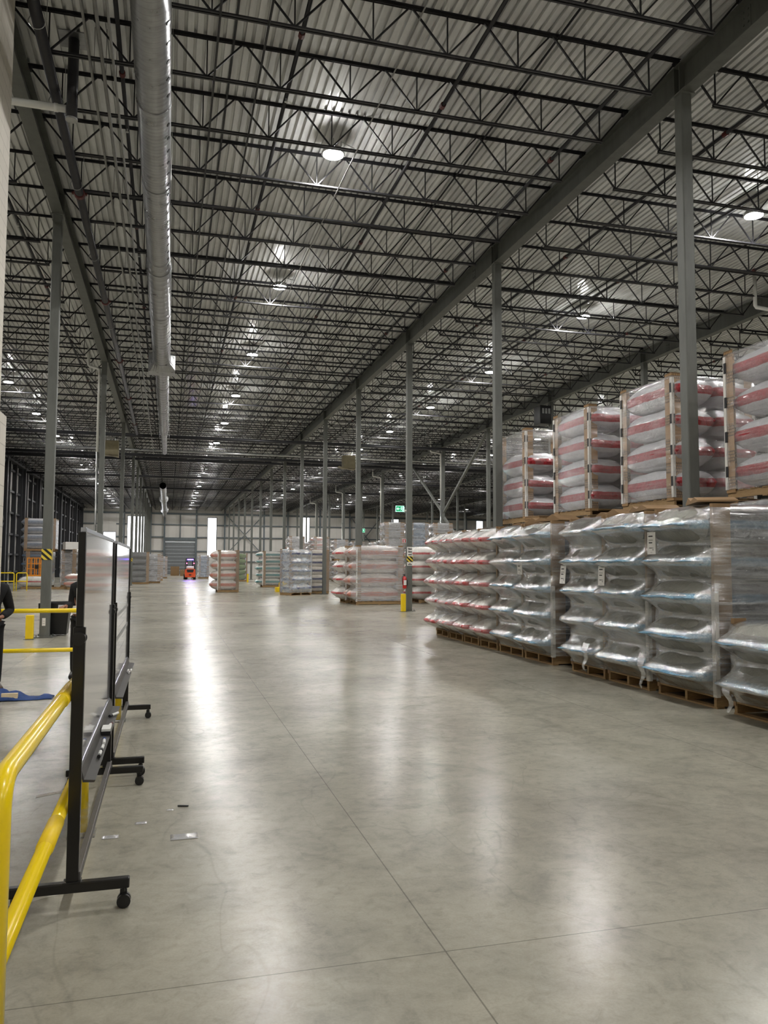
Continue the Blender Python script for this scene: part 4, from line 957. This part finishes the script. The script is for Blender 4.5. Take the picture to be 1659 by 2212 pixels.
MB().tube([(0, 0, 0), (0, 0, .015), (0, 0, .36), (0, 0, .41), (0, 0, .43)], .07, 18, True, [.06, .07, .07, .045, .02]).build('cylinder', 'redp', t, True)
MB().box(-.05, .05, -.075, -.06, .12, .29).build('label', 'paper', t); MB().tube([(0, 0, .42), (0, 0, .47)], .018, 8).box(-.06, .02, -.012, .012, .47, .485).box(-.06, .02, -.012, .012, .50, .515).build('valve_handle', 'black', t); MB().tube([(-.03, 0, .46), (-.09, -.02, .40), (-.085, -.03, .2), (-.07, -.03, .12)], .01, 6).build('hose', 'black', t, True)
MB().box(.07, .1, -.03, .03, .1, .3).build('wall_bracket', 'black', t)
t = thing('exit_sign', 'small distant green running man exit sign near the far wall', 'exit sign', (18.6, 76, 4.8)); MB().box(-.3, .3, 0, .05, 0, .38).build('frame', 'whitesign', t); MB().box(-.28, .28, -.01, 0, .02, .36).build('green_face', 'greensign', t); MB().poly([(-.24, .19), (-.14, .29), (-.14, .22), (-.04, .22), (-.04, .16), (-.14, .16), (-.14, .09)], -.02, -.01, 'xz').poly([(.05, .08), (.12, .16), (.08, .3), (.16, .3), (.2, .1), (.14, .14)], -.02, -.01, 'xz').build('pictogram', 'whitesign', t)
# ------------------------------------------------------------------ waste bin
t = thing('waste_bin', 'black plastic waste bin with white label behind the nearest left column', 'bin', (-2.42, 19.35, 0))
def ring(w, d, z): return [(-w, -d, z), (w, -d, z), (w, d, z), (-w, d, z)]
mb = MB(); L_ = [ring(.23, .2, .03), ring(.29, .26, .68), ring(.29, .26, .70), ring(.355, .30, .60), ring(.36, .305, .74), ring(.30, .27, .76), ring(.27, .24, .74), ring(.21, .18, .05)]
mb.add([v for r_ in L_ for v in r_], [(i*4+k, i*4+(k+1) % 4, i*4+4+(k+1) % 4, i*4+4+k) for i in range(7) for k in range(4)]+[(0, 3, 2, 1), (28, 29, 30, 31)]); mb.build('body', 'black', t, bevel=.01)
MB().box(.06, .2, -.315, -.305, .62, .70).build('label', 'paper', t); MB().box(.08, .18, -.318, -.315, .635, .642).build('print_line', 'print', t)
for s in (-1, 1): MB().tube([(s*.15, .2, .05), (s*.19, .2, .05)], .05, 12).build('wheel', 'rubber', t)
# ------------------------------------------------------------------ forklift
t = thing('forklift', 'small orange-red forklift seen from behind far down the aisle', 'forklift', (2.18, 82.2, 0))
MB().poly([(-.50, .22), (.50, .22), (.54, .55), (.50, 1.0), (.38, 1.08), (-.38, 1.08), (-.50, 1.0), (-.54, .55)], -.4, .25, 'xz').build('counterweight', 'orangep', t, bevel=.04)
MB().poly([(-.28, .72), (.28, .72), (.36, 1.02), (-.36, 1.02)], -.42, -.40, 'xz').box(-.12, .12, -.43, -.40, .42, .52).build('grille', 'black', t)
MB().box(-.45, .45, .25, 1.6, .25, .8).build('chassis', 'orangep', t, bevel=.03); MB().box(-.25, .25, .2, .65, .8, 1.35).build('seat', 'black', t, bevel=.05)
MB().tube([(-.36, -.1, 1.2), (-.33, -.1, 1.2), (.33, -.1, 1.2), (.36, -.1, 1.2)], .15, 16, True, [.08, .15, .15, .08]).build('gas_bottle', 'white', t, True)
mb = MB()
for sx in (-.48, .48): mb.bar((sx, -.1, 1.0), (sx*.9, .1, 2.12), .07).bar((sx, 1.3, .8), (sx*.9, 1.0, 2.12), .07).bar((sx*.9, .05, 2.14), (sx*.9, 1.05, 2.14), .06)
for k in range(6): mb.bar((-.43, .1+k*.18, 2.14), (.43, .1+k*.18, 2.14), .03)
mb.build('overhead_guard', 'black', t)
mb = MB()
for sx in (-.28, .28): mb.box(sx-.06, sx+.06, 1.75, 1.9, .1, 2.1)
mb.box(-.3, .3, 1.78, 1.86, 1.95, 2.05).box(-.3, .3, 1.78, 1.86, .4, .5).build('mast', 'black', t)
for sx in (-1, 1):
    MB().tube([(sx*.30, 0, .22), (sx*.56, 0, .22)], .22, 18).build('wheel', 'rubber', t); MB().tube([(sx*.36, 1.5, .27), (sx*.6, 1.5, .27)], .27, 18).build('wheel', 'rubber', t); MB().box(sx*.2-.05, sx*.2+.05, 1.9, 3.0, .06, .1).build('fork', 'darksteel', t)
M['bluel'] = emit('blue_warning_led', (.12, .05, 1, 1), 30); M['pinkl'] = emit('red_tail_led', (1, .1, .25, 1), 8)
MB().box(-.30, .30, -.02, .02, 1.98, 2.06).build('blue_warning_lamp', 'bluel', t)
for sx in (-.35, .35): MB().box(sx-.05, sx+.05, -.45, -.43, 1.6, 1.68).build('tail_lamp', 'pinkl', t); 
sp = bpy.data.lights.new('blue_spot', 'SPOT'); sp.energy = 600; sp.color = (.15, .1, 1); sp.spot_size = R(50); so = bpy.data.objects.new('blue_spot', sp); C.objects.link(so); so.parent = t; so.location = (0, -.3, 2.0); so.rotation_euler = (R(-55), 0, 0)
# ------------------------------------------------------------------ scissor lift
t = thing('scissor_lift', 'orange scissor lift basket standing among loads at the far left', 'lift', (-8.25, 54.9, 0))
MB().box(-.42, .42, -.6, .6, .15, .5).build('chassis', 'orangey', t, bevel=.02); mb = MB()
mb.bar((-.3, -.5, .5), (.3, .5, .72), .05).bar((-.3, .5, .5), (.3, -.5, .72), .05); mb.build('scissor_arm', 'darksteel', t)
mb = MB(); mb.box(-.42, .42, -.6, .6, .74, .86)
for sx in (-.4, -.14, .14, .4):
    for sy in (-.57, .57): mb.box(sx-.025, sx+.025, sy-.025, sy+.025, .86, 1.96)
for z in (1.25, 1.58, 1.94):
    for sy in (-.57, .57): mb.box(-.42, .42, sy-.022, sy+.022, z-.022, z+.022)
    for sx in (-.4, .4): mb.box(sx-.022, sx+.022, -.6, .6, z-.022, z+.022)
mb.build('basket', 'orangey', t); MB().box(.05, .28, -.66, -.6, 1.25, 1.5).build('control_box', 'black', t)
for sx in (-.4, .4):
    for sy in (-.45, .45): MB().tube([(sx-.05, sy, .15), (sx+.05, sy, .15)], .15, 12).build('wheel', 'rubber', t)
# ------------------------------------------------------------------ floor bits
t = thing('cloth_bundle', 'crumpled blue cloth with a cream patch on the floor at the far left', 'cloth', (-1.72, 10.45, 0))
mb = MB(); n = 14; vs = []
for i in range(n+1):
    for j in range(8):
        u = i/n; v = j/7; x = -.35+u*.75; y = (-.17+v*.34)*(1-.45*max(0, u-.5)); z = .008+(.15*math.exp(-((u-.25)/.22)**2)+.035+.03*math.sin(u*16))*math.sin(PI*min(1, v+.02))*(.6+.6*mnoise.noise(Vector((u*6, v*4, 3))))
        vs.append((x, y+.03*mnoise.noise(Vector((u*6, v*3, 1))), max(.004, z)))
mb.add(vs, [(i*8+j, i*8+j+1, (i+1)*8+j+1, (i+1)*8+j) for i in range(n) for j in range(7)]); o = mb.build('cloth', 'rag', t, True); s_ = o.modifiers.new('solid', 'SOLIDIFY'); s_.thickness = .008
MB().box(-.16, .02, -.14, -.10, .03, .09).build('cream_patch', 'ragtag', t)
def strip(lab, pts, w):
    mb = MB(); vs = []
    for i, (x, y) in enumerate(pts):
        for s in (-1, 1): vs.append((x, y+s*w/2, .0015))
        for s in (-1, 1): vs.append((x, y+s*w/2, 0.0002))
    fs = []
    for i in range(len(pts)-1): a = i*4; fs += [(a, a+1, a+5, a+4), (a, a+2, a+6, a+4), (a+1, a+3, a+7, a+5)]
    mb.add(vs, fs); tag(mb.build('floor_tape', 'tape'), lab, 'tape')
strip('worn white tape piece on the floor behind the near foot of the nearer whiteboard', [(-.62, 4.26), (-.55, 4.30), (-.47, 4.33), (-.40, 4.34)], .045)
strip('faint white tape piece on the floor left of the nearer whiteboard, farther back', [(-.86, 6.1), (-.74, 6.17), (-.62, 6.23)], .07)
rd = random.Random(3)
for i, (x, y, s_, l_) in enumerate([(-.13, 5.32, .045, 'beside the near whiteboard foot'), (.13, 5.0, .10, 'in front of the near whiteboard'), (.05, 5.55, .03, 'right of the near whiteboard tray'), (-.30, 5.1, .06, 'at the foot of the yellow post')]):
    mb = MB(); vs = []
    for a in range(6):
        for b in range(6): vs.append((x+(a-2.5)/5*s_*1.6, y+(b-2.5)/5*s_, max(.001, .004+.5*s_*.35*mnoise.noise(Vector((a*.9+i, b*.8, i)))*(1 if 0 < a < 5 and 0 < b < 5 else 0))))
    mb.add(vs, [(a*6+b, a*6+b+1, a*6+b+7, a*6+b+6) for a in range(5) for b in range(5)]); o = mb.build('plastic_scrap', 'film2', None, True); tag(o, 'tiny scrap of clear plastic on the floor '+l_, 'scrap'); m_ = o.modifiers.new('s', 'SOLIDIFY'); m_.thickness = .001
tag(MB().bar((.10, 5.62, .006), (.17, 5.60, .006), .012, .008).build('wood_splinter', 'black'), 'tiny dark splinter on the open floor right of the near whiteboard', 'scrap')

# ------------------------------------------------------------------ people
def skinned(name, pts, edges, rad, mat, parent, root=0, sub=2):
    me = bpy.data.meshes.new(name); me.from_pydata([Vector(p) for p in pts], edges, []); me.materials.append(M[mat])
    o = bpy.data.objects.new(name, me); C.objects.link(o); o.parent = parent
    md = o.modifiers.new('skin', 'SKIN'); md.use_smooth_shade = True
    if not me.skin_vertices:
        bm = bmesh.new(); bm.from_mesh(me); bm.verts.layers.skin.verify(); bm.to_mesh(me); bm.free()
    for i, r in enumerate(rad):
        v = me.skin_vertices[0].data[i]; v.radius = r if isinstance(r, tuple) else (r, r); v.use_root = (i == root)
    s = o.modifiers.new('sub', 'SUBSURF'); s.levels = sub; s.render_levels = sub
    return o
def person(lab, loc, rz, armL, armR, shoe, badge=False, lean=.0):
    """arms: list of shoulder->elbow->wrist->knuckle points in local space (x right, -y forward)"""
    t = thing('person', lab, 'person', loc, rz)
    P = []; E_ = []; Rr = []
    def ad(p, r, link=None):
        P.append(p); Rr.append(r); i = len(P)-1
        if link is not None: E_.append((link, i))
        return i
    pel = ad((0, 0, .95), (.15, .11)); ch = ad((0, .0+lean*.3, 1.15), (.14, .10), pel); ch2 = ad((0, lean*.6, 1.36), (.16, .105), ch); nk = ad((0, lean, 1.50), .055, ch2)
    hd = ad((0, lean-.015, 1.60), (.072, .085), nk); hd2 = ad((0, lean-.02, 1.70), (.076, .09), hd)
    legs = {}
    for s in (-1, 1):
        hp = ad((s*.10, 0, .88), .095, pel); kn = ad((s*.12, -.02, .50), .062, hp); cf = ad((s*.125, .01, .36), .058, kn); an = ad((s*.13, .02, .09), .038, cf); ad((s*.14, -.11, .05), (.03, .022), an)
    for arm, s in ((armL, -1), (armR, 1)):
        sh = ad(arm[0], .062, ch2); el = ad(arm[1], .043, sh); fa = ad(tuple((a+b)/2 for a, b in zip(arm[1], arm[2])), .041, el); wr = ad(arm[2], .026, fa)
        wv = Vector(arm[2]); kv = Vector(arm[3]); d = (kv-wv).normalized(); side = d.cross(Vector((0, 0, 1)))
        if side.length < .2: side = Vector((1, 0, 0))
        side.normalize(); pm = ad(tuple(wv+d*.05), (.036, .018), wr)
        for q in range(4):
            o_ = (q-1.5)*.019; b0 = wv+d*.095+side*o_; l = (.028, .034, .032, .025)[q]; dn = Vector((0, 0, -1))
            a_ = ad(tuple(b0), .0095, pm); b_ = ad(tuple(b0+d*l+dn*.008), .0085, a_); ad(tuple(b0+d*(l*1.5)+dn*(.012+l)), .0075, b_)
        tb = ad(tuple(wv+d*.03+side*.034*s), .011, pm); ad(tuple(wv+d*.065+side*.055*s+Vector((0, 0, -.02))), .0095, tb)
    skinned('body', P, E_, Rr, 'skin', t)
    # head features
    hx, hy, hz = 0, lean-.02, 1.65
    MB().sphere((hx, hy-.088, hz-.01), .016, 8, 6, (.8, 1.1, 1.5)).sphere((hx-.078, hy, hz), .022, 8, 6, (.4, .8, 1.3)).sphere((hx+.078, hy, hz), .022, 8, 6, (.4, .8, 1.3)).build('nose_and_ears', 'skin', t, True)
    MB().sphere((hx-.03, hy-.077, hz+.02), .011, 8, 6).sphere((hx+.03, hy-.077, hz+.02), .011, 8, 6).build('eyes', 'print', t, True)
    MB().sphere((hx, hy-.078, hz-.055), .02, 8, 6, (1.2, .3, .35)).build('mouth', 'red', t, True)
    MB().sphere((hx, hy+.018, hz+.055), .098, 16, 10, (.92, 1.0, .95)).build('hair', 'hair', t, True)
    # clothing as thicker shells over the same skeleton
    jp = [(0, .0, .84), (0, 0, 1.0), (0, lean*.3, 1.15), (0, lean*.6, 1.36), (0, lean, 1.50)]; je = [(0, 1), (1, 2), (2, 3), (3, 4)]; jr = [(.175, .135), (.17, .13), (.165, .125), (.18, .125), (.075, .08)]
    for arm in (armL, armR):
        b = len(jp); mid = tuple((a+c)/2 for a, c in zip(arm[1], arm[2])); e = tuple(a+(c-a)*.92 for a, c in zip(arm[1], arm[2]))
        jp += [arm[0], tuple((a+c)/2 for a, c in zip(arm[0], arm[1])), arm[1], mid, e]; je += [(3, b), (b, b+1), (b+1, b+2), (b+2, b+3), (b+3, b+4)]; jr += [.085, .072, .066, .06, .048]
    skinned('jacket', jp, je, jr, 'cloth', t, 1)
    tp = [(0, 0, .96)]; te = []; tr = [(.16, .125)]
    for s in (-1, 1):
        b = len(tp); tp += [(s*.10, 0, .86), (s*.12, -.02, .50), (s*.127, .01, .28), (s*.13, .02, .09)]; te += [(0, b), (b, b+1), (b+1, b+2), (b+2, b+3)]; tr += [.112, .082, .072, .062]
    skinned('trousers', tp, te, tr, 'cloth2', t, 0)
    for s in (-1, 1):
        skinned('shoe', [(s*.13, .03, .13), (s*.13, .035, .07), (s*.135, -.06, .062), (s*.145, -.19, .048)], [(0, 1), (1, 2), (2, 3)], [(.062, .062), (.07, .072), (.068, .064), (.056, .046)], shoe, t, 0)
    if badge:
        MB().box(-.16, -.06, -.175, -.168, .98, 1.10).build('id_badge', 'paper', t); MB().box(-.11, -.09, -.176, -.166, 1.10, 1.36).build('lanyard', 'paper', t)
    t.scale = (.95, .95, .95)
    return t
# person behind the whiteboard, right hand resting on the rail
person('person in black jacket and trousers with badge, hand on the rail, mostly behind the whiteboard', (-1.13, 12.02, 0), 0,
       [(-.16, .0, 1.36), (-.185, -.02, 1.10), (-.24, -.36, 1.10), (-.28, -.48, 1.095)], [(.19, 0, 1.38), (.26, .02, 1.1), (.22, -.12, .86), (.2, -.2, .80)], 'shoeb', True)
person('person in black with brown boots, cut by the left edge of the photo', (-2.20, 11.05, 0), .35,
       [(-.19, .0, 1.38), (-.30, .05, 1.12), (-.24, -.12, .94), (-.12, -.2, .92)], [(.19, 0, 1.38), (.285, .08, 1.08), (.14, -.13, 1.0), (.04, -.17, 1.0)], 'shoe')

# ------------------------------------------------------------------ world, view
w = bpy.data.worlds.new('world'); bpy.context.scene.world = w; w.use_nodes = True; nt = w.node_tree; nt.nodes.clear()
bg = nt.nodes.new('ShaderNodeBackground'); wo = nt.nodes.new('ShaderNodeOutputWorld'); sk = nt.nodes.new('ShaderNodeTexSky'); sk.sky_type = 'HOSEK_WILKIE'; sk.turbidity = 5; sk.sun_direction = (0, -.6, .8)
bg.inputs[1].default_value = 7.0; nt.links.new(mix_rgb(nt, .6, sk.outputs[0], (1, 1, 1, 1)), bg.inputs[0]); nt.links.new(bg.outputs[0], wo.inputs[0])
sc = bpy.context.scene
sc.view_settings.view_transform = 'Standard'; sc.view_settings.look = 'None'; sc.view_settings.gamma = 1; sc.view_settings.exposure = 0.0; sc.view_settings.use_curve_mapping = False
sc.cycles.use_denoising = True; sc.cycles.max_bounces = 6; sc.cycles.diffuse_bounces = 3; sc.cycles.glossy_bounces = 3; sc.cycles.transparent_max_bounces = 12; sc.cycles.use_adaptive_sampling = True; sc.cycles.adaptive_threshold = .06; sc.cycles.caustics_reflective = False; sc.cycles.caustics_refractive = False
sc.cycles.sample_clamp_indirect = 4.0; sc.cycles.use_light_tree = True
